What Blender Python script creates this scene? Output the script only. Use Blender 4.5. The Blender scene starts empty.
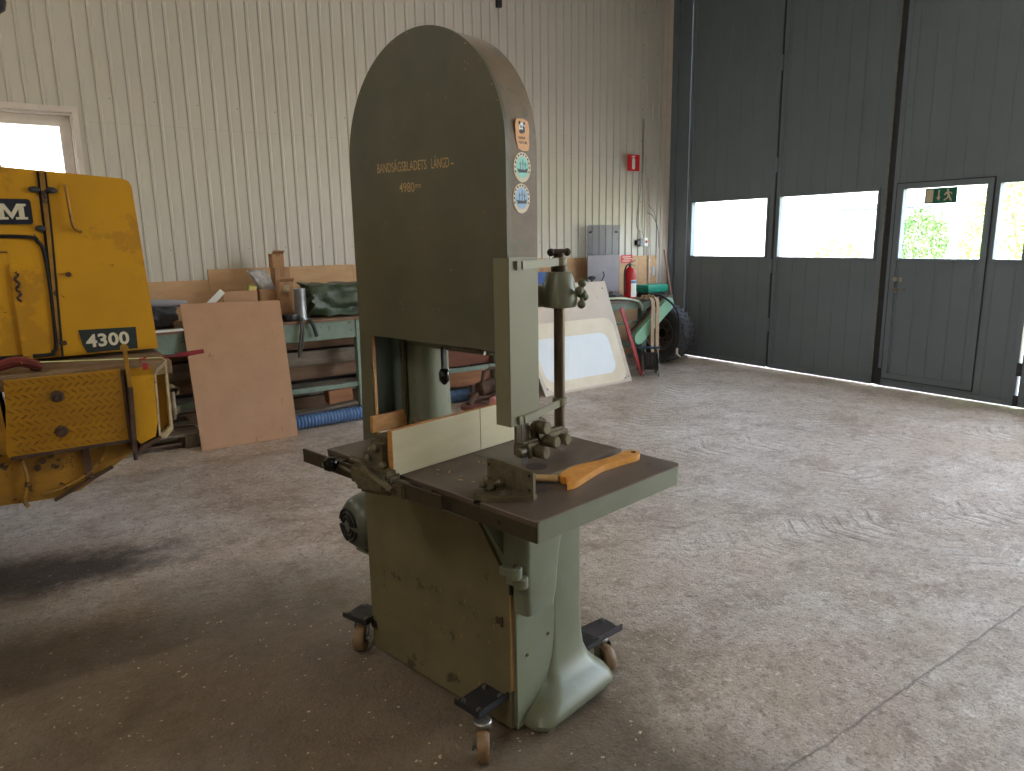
import bpy, bmesh, math, random
from mathutils import Vector, Matrix, noise
random.seed(7)
R = math.radians
S = bpy.context.scene
COL = S.collection

# ------------------------------------------------------------------ camera
F = 717.68
yaw, pit, rol = 0.5988248, 0.2019325, -0.0169953
cy, sy, cp, sp, cr, sr = (math.cos(yaw), math.sin(yaw), math.cos(pit), math.sin(pit), math.cos(rol), math.sin(rol))
def cam_axis(w):
    x, y, z = w
    y, z = cp * y - sp * z, sp * y + cp * z
    x, y = cr * x - sr * y, sr * x + cr * y
    return (x, y, z)
MX = [cam_axis((cy, 0, sy)), cam_axis((-sy, 0, cy)), cam_axis((0, -1, 0))]      # world axes seen by the camera
cam = bpy.data.cameras.new('camera')
cam.sensor_width = 36; cam.lens = F / 1024 * 36; cam.clip_start = .05; cam.clip_end = 300
camo = bpy.data.objects.new('camera', cam); COL.objects.link(camo)
m = Matrix.Identity(4)
for i in range(3):
    m[i][0], m[i][1], m[i][2] = MX[i][0], -MX[i][1], -MX[i][2]
m[0][3], m[1][3], m[2][3] = 0, 0, 1.6
camo.matrix_world = m
S.camera = camo

# ------------------------------------------------------------------ materials
def lin(c):
    c = c / 255
    return c / 12.92 if c <= .04045 else ((c + .055) / 1.055) ** 2.4
def rgb(*c): return (lin(c[0]), lin(c[1]), lin(c[2]), 1)
MATS = {}
def N(nt, kind, **kw):
    n = nt.nodes.new(kind)
    for k, v in kw.items():
        if k in n.inputs: n.inputs[k].default_value = v
        else: setattr(n, k, v)
    return n
def mat(name, c1, c2=None, scale=6, rough=.6, metal=0, bump=0, bscale=60, spots=None, spot_scale=30, spot_amt=.62,
        stretch=(1, 1, 1), spot2=None, spot2_scale=8, spot2_amt=.6, spec=.5, detail=6):
    if name in MATS: return MATS[name]
    ma = bpy.data.materials.new(name); ma.use_nodes = True
    nt = ma.node_tree; b = nt.nodes['Principled BSDF']
    b.inputs['Roughness'].default_value = rough; b.inputs['Metallic'].default_value = metal
    b.inputs['Specular IOR Level'].default_value = spec
    b.inputs['Base Color'].default_value = rgb(*c1)
    if c2 or bump or spots:
        tc = N(nt, 'ShaderNodeTexCoord'); mp = N(nt, 'ShaderNodeMapping'); mp.inputs['Scale'].default_value = stretch
        nt.links.new(tc.outputs['Object'], mp.inputs['Vector'])
        last = None
        if c2:
            no = N(nt, 'ShaderNodeTexNoise', Scale=scale, Detail=detail, Roughness=.65)
            nt.links.new(mp.outputs[0], no.inputs['Vector'])
            r = N(nt, 'ShaderNodeValToRGB'); e = r.color_ramp.elements
            e[0].position = .32; e[0].color = rgb(*c1); e[1].position = .68; e[1].color = rgb(*c2)
            nt.links.new(no.outputs['Fac'], r.inputs[0]); last = r.outputs[0]
        for col, sc, am in ((spots, spot_scale, spot_amt), (spot2, spot2_scale, spot2_amt)):
            if not col: continue
            no = N(nt, 'ShaderNodeTexNoise', Scale=sc, Detail=5, Roughness=.7)
            nt.links.new(mp.outputs[0], no.inputs['Vector'])
            r = N(nt, 'ShaderNodeValToRGB'); e = r.color_ramp.elements
            e[0].position = am; e[0].color = (0, 0, 0, 1); e[1].position = am + .04; e[1].color = (1, 1, 1, 1)
            nt.links.new(no.outputs['Fac'], r.inputs[0])
            mi = N(nt, 'ShaderNodeMix', data_type='RGBA')
            nt.links.new(r.outputs[0], mi.inputs[0])
            if last: nt.links.new(last, mi.inputs[6])
            else: mi.inputs[6].default_value = rgb(*c1)
            mi.inputs[7].default_value = rgb(*col); last = mi.outputs[2]
        if last: nt.links.new(last, b.inputs['Base Color'])
        if bump:
            no = N(nt, 'ShaderNodeTexNoise', Scale=bscale, Detail=4)
            nt.links.new(mp.outputs[0], no.inputs['Vector'])
            bu = N(nt, 'ShaderNodeBump', Strength=bump, Distance=.01)
            nt.links.new(no.outputs['Fac'], bu.inputs['Height']); nt.links.new(bu.outputs[0], b.inputs['Normal'])
    MATS[name] = ma
    return ma

OLIVE = mat('olive_paint', (84, 79, 58), (96, 88, 66), 5, .55, bump=.05, spots=(150, 120, 82), spot_scale=26, spot_amt=.72, spot2=(70, 68, 52), spot2_scale=3, spot2_amt=.55)
OLIVED = mat('dark_olive_door', (74, 76, 60), (96, 92, 72), 3.2, .5, bump=.04, spots=(140, 118, 74), spot_scale=34, spot_amt=.73)
OLIVEL = mat('scuffed_olive_door', (96, 88, 62), (114, 104, 74), 4, .55, bump=.06, spots=(150, 120, 80), spot_scale=40, spot_amt=.68, spot2=(66, 62, 44), spot2_scale=7, spot2_amt=.6)
TAUPE = mat('weathered_taupe_paint', (106, 88, 74), (130, 112, 90), 5, .6, bump=.06, spots=(186, 168, 128), spot_scale=16, spot_amt=.7, spot2=(108, 98, 82), spot2_scale=9, spot2_amt=.56)
GREEN = mat('grey_green_machine_paint', (108, 111, 88), (118, 121, 100), 6, .38, bump=.03, spots=(96, 90, 72), spot_scale=22, spot_amt=.75, spot2=(112, 120, 104), spot2_scale=4, spot2_amt=.6)
GREENG = mat('guard_green_paint', (114, 111, 86), (120, 117, 92), 4, .45, bump=.015)
GREEND = mat('bench_green_paint', (122, 138, 124), (104, 118, 106), 8, .55, spots=(80, 70, 56), spot_scale=20, spot_amt=.62)
TABLE = mat('browned_iron_table', (90, 77, 66), (108, 94, 82), 5, .42, .25, bump=.03, bscale=90, spots=(150, 110, 70), spot_scale=60, spot_amt=.76, spot2=(66, 68, 76), spot2_scale=6, spot2_amt=.62)
RAIL = mat('dark_greasy_iron', (60, 54, 40), (72, 62, 46), 18, .5, .4, bump=.15)
IRON = mat('grimy_cast_iron', (112, 103, 78), (80, 71, 54), 30, .5, .3, bump=.2)
STEEL = mat('worn_steel_rod', (110, 96, 84), (70, 56, 46), 12, .3, .8, stretch=(1, 1, .2))
BLACK = mat('black_plastic', (18, 18, 18), rough=.12)
BLACKR = mat('black_rubber', (44, 45, 48), (58, 60, 64), 10, .7, bump=.2)
BLACKM = mat('black_painted_steel', (40, 40, 42), (54, 54, 56), 20, .35, .3)
GREYM = mat('dark_violet_grey_steel', (92, 88, 94), (74, 72, 78), 12, .35, .4)
ZINC = mat('zinc_plated_steel', (160, 158, 150), (120, 118, 110), 30, .35, .8)
WHEELT = mat('tan_polyurethane', (136, 108, 76), (116, 90, 62), 18, .5)
PLY = mat('whitewashed_board', (218, 206, 172), (202, 190, 158), 4, .6, stretch=(3, .6, 3), spots=(170, 150, 118), spot_scale=14, spot_amt=.72)
PLYE = mat('varnished_plywood_edge', (196, 142, 76), (168, 112, 56), 20, .45, stretch=(1, 1, 4))
WOODO = mat('orange_varnished_pine', (226, 160, 70), (204, 134, 50), 12, .4, stretch=(3, 3, 3))
WOODL = mat('pale_birch', (206, 172, 120), (184, 148, 96), 20, .6)
HARD = mat('brown_hardboard', (178, 138, 106), (168, 128, 98), 5, .75, spots=(206, 180, 150), spot_scale=9, spot_amt=.74, spot2=(150, 112, 84), spot2_scale=3, spot2_amt=.63)
CARD = mat('cardboard', (176, 136, 98), (160, 122, 88), 8, .85)
WPLY = mat('plywood_wall_board', (206, 168, 126), (192, 152, 112), 4, .7, stretch=(1, 1, 3))
GREYW = mat('grey_weathered_timber', (132, 118, 102), (104, 92, 80), 9, .85, stretch=(.5, 3, 3), bump=.1)
BROWNW = mat('brown_timber', (130, 100, 76), (108, 80, 60), 9, .8, stretch=(.5, 3, 3))
REDW = mat('reddish_timber', (164, 112, 72), (128, 84, 58), 9, .75, stretch=(.5, 3, 3))
YEL = mat('loader_yellow', (206, 150, 10), (192, 136, 18), 2.5, .45, bump=.03, spots=(92, 62, 32), spot_scale=12, spot_amt=.69, spot2=(182, 130, 24), spot2_scale=3.5, spot2_amt=.57)
YELD = mat('dirty_loader_yellow', (172, 122, 24), (116, 82, 34), 7, .55, bump=.1, spots=(64, 44, 28), spot_scale=12, spot_amt=.6)
RUST = mat('rusty_dirty_steel', (94, 62, 40), (54, 42, 34), 14, .75, bump=.25)
DIRT = mat('dusty_ledge', (138, 112, 82), (104, 80, 54), 8, .85, bump=.1)
GAP = mat('black_gasket', (26, 22, 20), rough=.8)
NAVY = mat('navy_badge', (24, 30, 48), (34, 36, 46), 30, .4)
DECAL = mat('black_decal', (30, 36, 38), (44, 52, 46), 30, .5)
CREAM = mat('cream_lettering', (222, 212, 188), (206, 194, 168), 40, .6)
GOLD = mat('faded_gold_lettering', (206, 170, 118), (168, 136, 92), 60, .6)
RED = mat('red_paint', (190, 24, 30), (170, 20, 26), 8, .35)
REDD = mat('dull_red_steel', (168, 40, 44), (142, 34, 38), 12, .5)
WHITE = mat('white_plastic', (230, 230, 226), rough=.4)
WHITEF = mat('white_painted_window_frame', (226, 218, 210), (212, 200, 190), 6, .45)
LAMI = mat('scuffed_cream_laminate', (204, 188, 170), (188, 172, 154), 3, .5, spots=(120, 104, 84), spot_scale=9, spot_amt=.66)
LAMI2 = mat('tan_stained_laminate', (224, 210, 186), (212, 198, 172), 4, .5)
LAMI3 = mat('bare_white_blue_laminate', (224, 226, 226), (216, 221, 224), 4, .35, spots=(120, 130, 140), spot_scale=30, spot_amt=.76)
BLUE = mat('blue_plastic_hose', (90, 120, 162), (72, 100, 142), 8, .4)
TARPG = mat('dark_green_tarpaulin', (72, 88, 66), (46, 58, 44), 9, .4, bump=1, bscale=16)
TARPB = mat('blue_grey_sheeting', (100, 104, 116), (64, 68, 78), 7, .4, bump=.3, bscale=12)
TEALG = mat('teal_green_plastic', (20, 150, 120), (16, 136, 110), 8, .4)
ROPE = mat('beige_webbing', (186, 160, 132), (168, 142, 114), 30, .85)
PINK = mat('pink_faded_plastic', (214, 150, 146), rough=.5)
GALV = mat('galvanised_sheet', (168, 170, 174), (148, 150, 154), 18, .35, .7)
DOORP = mat('slate_grey_door_paint', (118, 130, 138), (110, 122, 130), 1.5, .42, bump=.03, bscale=30, spots=(120, 122, 122), spot_scale=24, spot_amt=.76)
DOORF = mat('slate_grey_frame_paint', (120, 132, 142), (110, 122, 132), 2, .4, spots=(140, 140, 136), spot_scale=26, spot_amt=.78)
WALLW = mat('cream_corrugated_steel', (208, 203, 192), (200, 195, 184), .8, .42, spots=(176, 160, 136), spot_scale=9, spot_amt=.76)
TRIMW = mat('faded_white_trim', (226, 212, 198), (214, 200, 186), 5, .5)
CEIL = mat('dull_ceiling', (150, 146, 140), (140, 136, 130), 2, .8)
SIGNG = mat('emergency_green', (0, 112, 84), (4, 100, 78), 10, .4)
TEAL = mat('sticker_teal', (96, 190, 176), (120, 200, 190), 60, .4)
SBLUE = mat('sticker_blue', (104, 154, 206), (130, 170, 210), 60, .4)
ORANGE = mat('sticker_orange', (224, 152, 56), (206, 136, 50), 60, .45)
INK = mat('dark_ink', (36, 44, 46), rough=.6)
LEAF = mat('shrub_leaves', (120, 158, 84), (170, 196, 120), 3, .7)
LEAFD = mat('dark_shrub_leaves', (60, 96, 56), (96, 130, 70), 3, .7)
FLOWER = mat('orange_weeds', (196, 150, 96), (150, 150, 80), 3, .7)
RENDER_ = mat('white_render', (226, 222, 214), (214, 210, 204), 1, .8)
PGLASS = mat('far_window_glass', (74, 84, 112), rough=.6)
ASPH = mat('pale_gravel_yard', (176, 170, 160), (150, 144, 134), .6, .9)
CHIP = mat('wood_chip', (214, 200, 172), (176, 158, 130), 40, .8)
GRASSM = mat('weedy_verge', (150, 160, 96), (170, 160, 120), .8, .9)

def glass(name, tint=(1, 1, 1), rough=0, mix=.92):
    ma = bpy.data.materials.new(name); ma.use_nodes = True; nt = ma.node_tree; nt.nodes.clear()
    o = N(nt, 'ShaderNodeOutputMaterial'); t = N(nt, 'ShaderNodeBsdfTransparent'); t.inputs[0].default_value = (*tint, 1)
    g = N(nt, 'ShaderNodeBsdfGlossy', Roughness=max(rough, .02)); x = N(nt, 'ShaderNodeMixShader'); x.inputs[0].default_value = 1 - mix
    nt.links.new(t.outputs[0], x.inputs[1]); nt.links.new(g.outputs[0], x.inputs[2]); nt.links.new(x.outputs[0], o.inputs[0])
    return ma
PANE = glass('window_glass', (.95, .98, .98))
def plexi():
    ma = bpy.data.materials.new('scratched_acrylic'); ma.use_nodes = True; nt = ma.node_tree; nt.nodes.clear()
    o = N(nt, 'ShaderNodeOutputMaterial'); t = N(nt, 'ShaderNodeBsdfTransparent'); t.inputs[0].default_value = (.74, .75, .78, 1)
    p = N(nt, 'ShaderNodeBsdfPrincipled', Roughness=.3); p.inputs['Base Color'].default_value = rgb(150, 148, 156)
    x = N(nt, 'ShaderNodeMixShader'); x.inputs[0].default_value = .3
    nt.links.new(t.outputs[0], x.inputs[1]); nt.links.new(p.outputs[0], x.inputs[2]); nt.links.new(x.outputs[0], o.inputs[0])
    return ma
PLEXI = plexi()

def floor_mat():
    ma = bpy.data.materials.new('dusty_concrete'); ma.use_nodes = True; nt = ma.node_tree; L = nt.links.new
    b = nt.nodes['Principled BSDF']; b.inputs['Specular IOR Level'].default_value = .5
    tc = N(nt, 'ShaderNodeTexCoord'); P = tc.outputs['Object']
    def noise_(sc, det=6, rough=.6, vec=P):
        n = N(nt, 'ShaderNodeTexNoise', Scale=sc, Detail=det, Roughness=rough); L(vec, n.inputs['Vector']); return n.outputs['Fac']
    def ramp(v, p0, p1, c0=(0, 0, 0, 1), c1=(1, 1, 1, 1)):
        r = N(nt, 'ShaderNodeValToRGB'); e = r.color_ramp.elements
        e[0].position = p0; e[1].position = p1; e[0].color = c0; e[1].color = c1; L(v, r.inputs[0]); return r.outputs[0]
    def mix(f, a, c, blend='MIX'):
        x = N(nt, 'ShaderNodeMix', data_type='RGBA'); x.blend_type = blend
        for i, v in ((0, f), (6, a), (7, c)):
            if hasattr(v, 'default_value') or hasattr(v, 'is_linked'): L(v, x.inputs[i])
            else: x.inputs[i].default_value = v
        return x.outputs[2]
    def mt(op, a, c=0., d=None):
        x = N(nt, 'ShaderNodeMath', operation=op)
        for i, v in ((0, a), (1, c), (2, d)):
            if v is None: continue
            if isinstance(v, (int, float)): x.inputs[i].default_value = v
            else: L(v, x.inputs[i])
        return x.outputs[0]
    sep = N(nt, 'ShaderNodeSeparateXYZ'); L(P, sep.inputs[0]); X, Y = sep.outputs[0], sep.outputs[1]
    om = N(nt, 'ShaderNodeMapping'); om.inputs['Location'].default_value = (17, 5, 3); L(P, om.inputs[0]); N_off = om.outputs[0]
    base = ramp(noise_(.7, 5, .6), .3, .7, rgb(178, 160, 142), rgb(202, 186, 170))
    base = mix(mt('MULTIPLY', ramp(noise_(1.3, 9, .78), .47, .62), .75), base, rgb(224, 214, 204))
    base = mix(mt('MULTIPLY', ramp(noise_(2.2, 9, .8, N_off), .5, .62), .7), base, rgb(144, 120, 98))
    base = mix(mt('MULTIPLY', ramp(noise_(8, 9, .85), .52, .6), .55), base, rgb(138, 116, 96))
    base = mix(mt('MULTIPLY', ramp(noise_(26, 7, .8), .53, .6), .65), base, rgb(128, 106, 88))
    base = mix(mt('MULTIPLY', ramp(noise_(24, 7, .8, N_off), .56, .62), .6), base, rgb(238, 230, 218))
    base = mix(mt('MULTIPLY', ramp(noise_(95, 3, .7), .58, .64), .75), base, rgb(112, 94, 78))
    # dark oil patch beside the loader
    def blob(x0, y0, sx, sy_, lo, hi, ang=0):
        ca, sa = math.cos(ang), math.sin(ang)
        dx = mt('SUBTRACT', X, x0); dy = mt('SUBTRACT', Y, y0)
        u = mt('ADD', mt('MULTIPLY', dx, ca / sx), mt('MULTIPLY', dy, sa / sx))
        v = mt('ADD', mt('MULTIPLY', dx, -sa / sy_), mt('MULTIPLY', dy, ca / sy_))
        r = mt('SQRT', mt('ADD', mt('MULTIPLY', u, u), mt('MULTIPLY', v, v)))
        r = mt('ADD', r, mt('MULTIPLY', mt('SUBTRACT', noise_(2.6, 7, .7), .5), 1.6))
        return ramp(r, lo, hi, (1, 1, 1, 1), (0, 0, 0, 1))
    base = mix(mt('MULTIPLY', blob(-.25, 4.1, .95, .32, .5, 1.15, -.2), .85), base, rgb(62, 60, 64))
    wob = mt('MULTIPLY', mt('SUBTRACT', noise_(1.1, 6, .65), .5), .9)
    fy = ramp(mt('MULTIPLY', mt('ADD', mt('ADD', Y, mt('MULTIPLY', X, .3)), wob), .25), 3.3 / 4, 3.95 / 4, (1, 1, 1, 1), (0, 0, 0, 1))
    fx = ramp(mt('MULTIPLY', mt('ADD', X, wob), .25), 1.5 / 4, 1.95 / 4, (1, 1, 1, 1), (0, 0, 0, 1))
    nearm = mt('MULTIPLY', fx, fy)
    base = mix(mt('MULTIPLY', nearm, .85), base, mix(mt('MULTIPLY', ramp(noise_(1.7, 7, .7), .42, .6), .8), rgb(82, 68, 46), rgb(106, 90, 66)))  # brown bare concrete, with the missing daylight near the camera mixed into the colour
    # expansion joint across the slab
    jl = mt('ABSOLUTE', mt('ADD', mt('SUBTRACT', Y, 1.112), mt('MULTIPLY', mt('SUBTRACT', noise_(6, 6, .7), .5), .035)))
    joint = ramp(jl, .002, .006, (1, 1, 1, 1), (0, 0, 0, 1))
    base = mix(mt('MULTIPLY', joint, .6), base, rgb(70, 60, 50))
    # tyre prints : lugs along arcs
    tracks = None
    for (cx, cy_, rad, w, freq) in ((7.6, .2, 3.9, .22, 26), (7.6, .2, 5.3, .22, 26), (1.5, -4.2, 8.2, .22, 26), (1.5, -4.2, 6.6, .22, 26)):
        dx = mt('SUBTRACT', X, cx); dy = mt('SUBTRACT', Y, cy_)
        r = mt('SQRT', mt('ADD', mt('MULTIPLY', dx, dx), mt('MULTIPLY', dy, dy)))
        off = mt('ABSOLUTE', mt('SUBTRACT', r, rad))
        band = ramp(off, w * .8, w, (1, 1, 1, 1), (0, 0, 0, 1))
        a = mt('MULTIPLY', mt('ARCTAN2', dy, dx), rad)
        lug = mt('SINE', mt('ADD', mt('MULTIPLY', mt('ADD', a, mt('MULTIPLY', off, .5)), freq * 2.4), mt('MULTIPLY', noise_(6, 4, .6), 5)))
        lug = mt('MULTIPLY', ramp(lug, .1, .75), band)
        lug = mt('MULTIPLY', mt('MULTIPLY', lug, ramp(noise_(2.6, 6, .75), .44, .6)), ramp(mt('MULTIPLY', X, .1), .24, .32))
        tracks = lug if tracks is None else mt('MAXIMUM', tracks, lug)
    base = mix(mt('MULTIPLY', tracks, .3), base, rgb(140, 124, 110))
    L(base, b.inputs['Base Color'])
    L(ramp(noise_(2.0, 6, .65), .3, .7, (.36, .36, .36, 1), (.58, .58, .58, 1)), b.inputs['Roughness'])
    h = mt('ADD', mt('MULTIPLY', noise_(14, 8, .7), .7), mt('MULTIPLY', noise_(70, 4, .6), .3))
    h = mt('SUBTRACT', h, mt('MULTIPLY', tracks, .45)); h = mt('SUBTRACT', h, mt('MULTIPLY', joint, .12))
    bu = N(nt, 'ShaderNodeBump', Strength=.7, Distance=.02); L(h, bu.inputs['Height']); L(bu.outputs[0], b.inputs['Normal'])
    return ma
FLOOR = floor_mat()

# ------------------------------------------------------------------ mesh helpers
def box(bm, x0, x1, y0, y1, z0, z1, bev=0, seg=2):
    x0, x1 = sorted((x0, x1)); y0, y1 = sorted((y0, y1)); z0, z1 = sorted((z0, z1))
    r = bmesh.ops.create_cube(bm, size=1)
    bmesh.ops.transform(bm, matrix=Matrix.Translation(((x0 + x1) / 2, (y0 + y1) / 2, (z0 + z1) / 2)) @ Matrix.Diagonal((x1 - x0, y1 - y0, z1 - z0, 1)), verts=r['verts'])
    if bev:
        ed = list({e for v in r['verts'] for e in v.link_edges})
        bmesh.ops.bevel(bm, geom=ed, offset=bev, segments=seg, affect='EDGES', profile=.6)
    return bm
def obox(bm, c, ax, ay, az, hx, hy, hz, bev=0):
    """oriented box, centre c, unit axes and half sizes"""
    r = bmesh.ops.create_cube(bm, size=2)
    M = Matrix(((ax[0] * hx, ay[0] * hy, az[0] * hz, c[0]), (ax[1] * hx, ay[1] * hy, az[1] * hz, c[1]), (ax[2] * hx, ay[2] * hy, az[2] * hz, c[2]), (0, 0, 0, 1)))
    bmesh.ops.transform(bm, matrix=M, verts=r['verts'])
    if bev:
        ed = list({e for v in r['verts'] for e in v.link_edges}); bmesh.ops.bevel(bm, geom=ed, offset=bev, segments=2, affect='EDGES')
    return bm
def frame_of(d):
    d = Vector(d).normalized(); up = Vector((0, 0, 1)) if abs(d.z) < .9 else Vector((1, 0, 0))
    a = d.cross(up).normalized(); return a, a.cross(d).normalized(), d
def bar(bm, p0, p1, w, h, bev=0, up=None):
    p0, p1 = Vector(p0), Vector(p1); d = (p1 - p0)
    if up is None: a, b, d_ = frame_of(d)
    else:
        d_ = d.normalized(); a = d_.cross(Vector(up)).normalized(); b = a.cross(d_).normalized()
    return obox(bm, (p0 + p1) / 2, a, b, d_, w / 2, h / 2, d.length / 2, bev)
def cyl(bm, p0, p1, r0, r1=None, seg=24, bev=0):
    r1 = r0 if r1 is None else r1; p0, p1 = Vector(p0), Vector(p1)
    a, b, d = frame_of(p1 - p0)
    rings = []
    prof = [(p0, r0), (p1, r1)] if not bev else [(p0, r0 - bev), (p0 + d * bev, r0), (p1 - d * bev, r1), (p1, r1 - bev)]
    for p, r in prof:
        rings.append([bm.verts.new(p + (a * math.cos(2 * math.pi * i / seg) + b * math.sin(2 * math.pi * i / seg)) * r) for i in range(seg)])
    for q in range(len(rings) - 1):
        for i in range(seg):
            j = (i + 1) % seg; bm.faces.new((rings[q][i], rings[q][j], rings[q + 1][j], rings[q + 1][i]))
    bm.faces.new(rings[0][::-1]); bm.faces.new(rings[-1])
    return bm
def lathe(bm, prof, origin=(0, 0, 0), axis=(0, 0, 1), seg=32, close=False):
    a, b, d = frame_of(axis); o = Vector(origin); rings = []
    for r, z in prof:
        rings.append([bm.verts.new(o + d * z + (a * math.cos(2 * math.pi * i / seg) + b * math.sin(2 * math.pi * i / seg)) * max(r, 1e-4)) for i in range(seg)])
    n = len(rings)
    for q in range(n if close else n - 1):
        A, B = rings[q], rings[(q + 1) % n]
        for i in range(seg):
            j = (i + 1) % seg; bm.faces.new((A[i], A[j], B[j], B[i]))
    if not close:
        bm.faces.new(rings[0][::-1]); bm.faces.new(rings[-1])
    return bm
def tube(bm, pts, r, seg=10, rs=None):
    pts = [Vector(p) for p in pts]; rings = []; a = None
    for i, p in enumerate(pts):
        d = (pts[min(i + 1, len(pts) - 1)] - pts[max(i - 1, 0)]).normalized()
        if a is None: a, b, _ = frame_of(d)
        else:
            a = (a - d * a.dot(d)).normalized(); b = d.cross(a).normalized()
        rr = rs[i] if rs else r
        rings.append([bm.verts.new(p + (a * math.cos(2 * math.pi * k / seg) + b * math.sin(2 * math.pi * k / seg)) * rr) for k in range(seg)])
    for q in range(len(rings) - 1):
        for i in range(seg):
            j = (i + 1) % seg; bm.faces.new((rings[q][i], rings[q][j], rings[q + 1][j], rings[q + 1][i]))
    bm.faces.new(rings[0][::-1]); bm.faces.new(rings[-1])
    return bm
def smooth_path(pts, n=8):
    P = [Vector(p) for p in pts]; P = [P[0] * 2 - P[1]] + P + [P[-1] * 2 - P[-2]]; out = []
    for i in range(1, len(P) - 2):
        for k in range(n):
            t = k / n
            out.append(.5 * ((2 * P[i]) + (P[i + 1] - P[i - 1]) * t + (2 * P[i - 1] - 5 * P[i] + 4 * P[i + 1] - P[i + 2]) * t * t + (3 * P[i] - P[i - 1] - 3 * P[i + 1] + P[i + 2]) * t ** 3))
    out.append(P[-2]); return out
def prism(bm, pts, f, a, b):
    """closed outline pts (2-D), f(u, v, w) -> 3-D, extruded from w=a to w=b"""
    A = [bm.verts.new(f(u, v, a)) for u, v in pts]; B = [bm.verts.new(f(u, v, b)) for u, v in pts]; n = len(pts)
    bm.faces.new(A); bm.faces.new(B[::-1])
    for i in range(n):
        j = (i + 1) % n; bm.faces.new((A[j], A[i], B[i], B[j]))
    return bm
def loft(bm, rings, cap=True):
    V = [[bm.verts.new(p) for p in r] for r in rings]; n = len(V[0])
    for q in range(len(V) - 1):
        for i in range(n):
            j = (i + 1) % n; bm.faces.new((V[q][i], V[q][j], V[q + 1][j], V[q + 1][i]))
    if cap: bm.faces.new(V[0][::-1]); bm.faces.new(V[-1])
    return bm
def rrect(x0, x1, y0, y1, r, n=5):
    out = []
    for cx, cy_, a0 in ((x1 - r, y1 - r, 0), (x0 + r, y1 - r, 90), (x0 + r, y0 + r, 180), (x1 - r, y0 + r, 270)):
        for k in range(n + 1):
            a = R(a0 + 90 * k / n); out.append((cx + r * math.cos(a), cy_ + r * math.sin(a)))
    return out
XZ = lambda u, v, w: (u, w, v)      # outline in x,z ; extrude y
YZ = lambda u, v, w: (w, u, v)      # outline in y,z ; extrude x
XY = lambda u, v, w: (u, v, w)

SPLIT = {'rail_bracket', 'bolt', 'castor_bracket', 'box_bolt', 'rubber_catch', 'hood_bolt', 'bolt_hole', 'clamp_knob', 'guide_knob', 'screw', 'screw_hole', 'plate_hole', 'hinge', 'hydraulic_pipe', 'stem', 'table_rib', 'tube', 'hood_seam', 'laths', 'flap', 'hub_hole', 'floor_bolt', 'door_lock', 'printed_card', 'drum_flange', 'pin_guide', 'under_bracket', 'motor_bracket', 'table_support', 'table_skirt', 'rail', 'lower_rail', 'emblem_patches', 'label_lines'}
def islands(bm):
    left = set(bm.verts); out = []
    while left:
        st = [left.pop()]; comp = set(st)
        while st:
            for e in st.pop().link_edges:
                for v in e.verts:
                    if v in left: left.discard(v); comp.add(v); st.append(v)
        out.append(comp)
    return out
def obj(name, bm, ma, parent=None, smooth=False, world=False, label=None):
    if parent is not None and name in SPLIT:
        bmesh.ops.remove_doubles(bm, verts=bm.verts, dist=1e-6)
        isl = islands(bm)
        if len(isl) > 1:
            idx = [sorted(v.index for v in c) for c in isl] if not bm.verts.index_update() else 0
            idx.sort(); tot = None
            for c in idx:
                keep = set(c); b2 = bm.copy(); b2.verts.ensure_lookup_table()
                bmesh.ops.delete(b2, geom=[v for v in b2.verts if v.index not in keep], context='VERTS')
                tot = obj_(name, b2, ma, parent, smooth, world, label)
            bm.free(); return tot
    return obj_(name, bm, ma, parent, smooth, world, label)
def obj_(name, bm, ma, parent=None, smooth=False, world=False, label=None):
    bmesh.ops.remove_doubles(bm, verts=bm.verts, dist=1e-6)
    bmesh.ops.recalc_face_normals(bm, faces=bm.faces)
    if parent is not None and world:
        bm.transform(WM[parent.name].inverted())
    loc = Vector((0, 0, 0))
    if parent is None:
        xs = [v.co.x for v in bm.verts]; ys = [v.co.y for v in bm.verts]; zs = [v.co.z for v in bm.verts]
        loc = Vector(((min(xs) + max(xs)) / 2, (min(ys) + max(ys)) / 2, min(zs)))
        bm.transform(Matrix.Translation(-loc))
    me = bpy.data.meshes.new(name); bm.to_mesh(me); bm.free()
    me.materials.append(ma)
    if smooth:
        for p in me.polygons: p.use_smooth = True
        me.set_sharp_from_angle(angle=R(smooth if smooth is not True else 40))
    o = bpy.data.objects.new(name, me); COL.objects.link(o)
    o.location = loc
    if parent is not None: o.parent = parent; WM[o.name] = WM[parent.name].copy()
    else: WM[o.name] = Matrix.Translation(loc)
    if label: o['label'] = label
    return o
WM = {}
def thing(name, label, cat, loc=(0, 0, 0), rotz=0, group=None):
    o = bpy.data.objects.new(name, None); COL.objects.link(o); o.empty_display_size = .1
    o.location = loc; o.rotation_euler = (0, 0, rotz); o['label'] = label; o['category'] = cat
    if group: o['group'] = group
    WM[o.name] = Matrix.Translation(loc) @ Matrix.Rotation(rotz, 4, 'Z')
    return o
def tag(o, label, cat, group=None, kind=None):
    o['label'] = label; o['category'] = cat
    if group: o['group'] = group
    if kind: o['kind'] = kind
    return o
def struct(name, bm, ma, smooth=False):
    o = obj(name, bm, ma, smooth=smooth); o['kind'] = 'structure'; return o
def bm_(): return bmesh.new()
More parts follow.
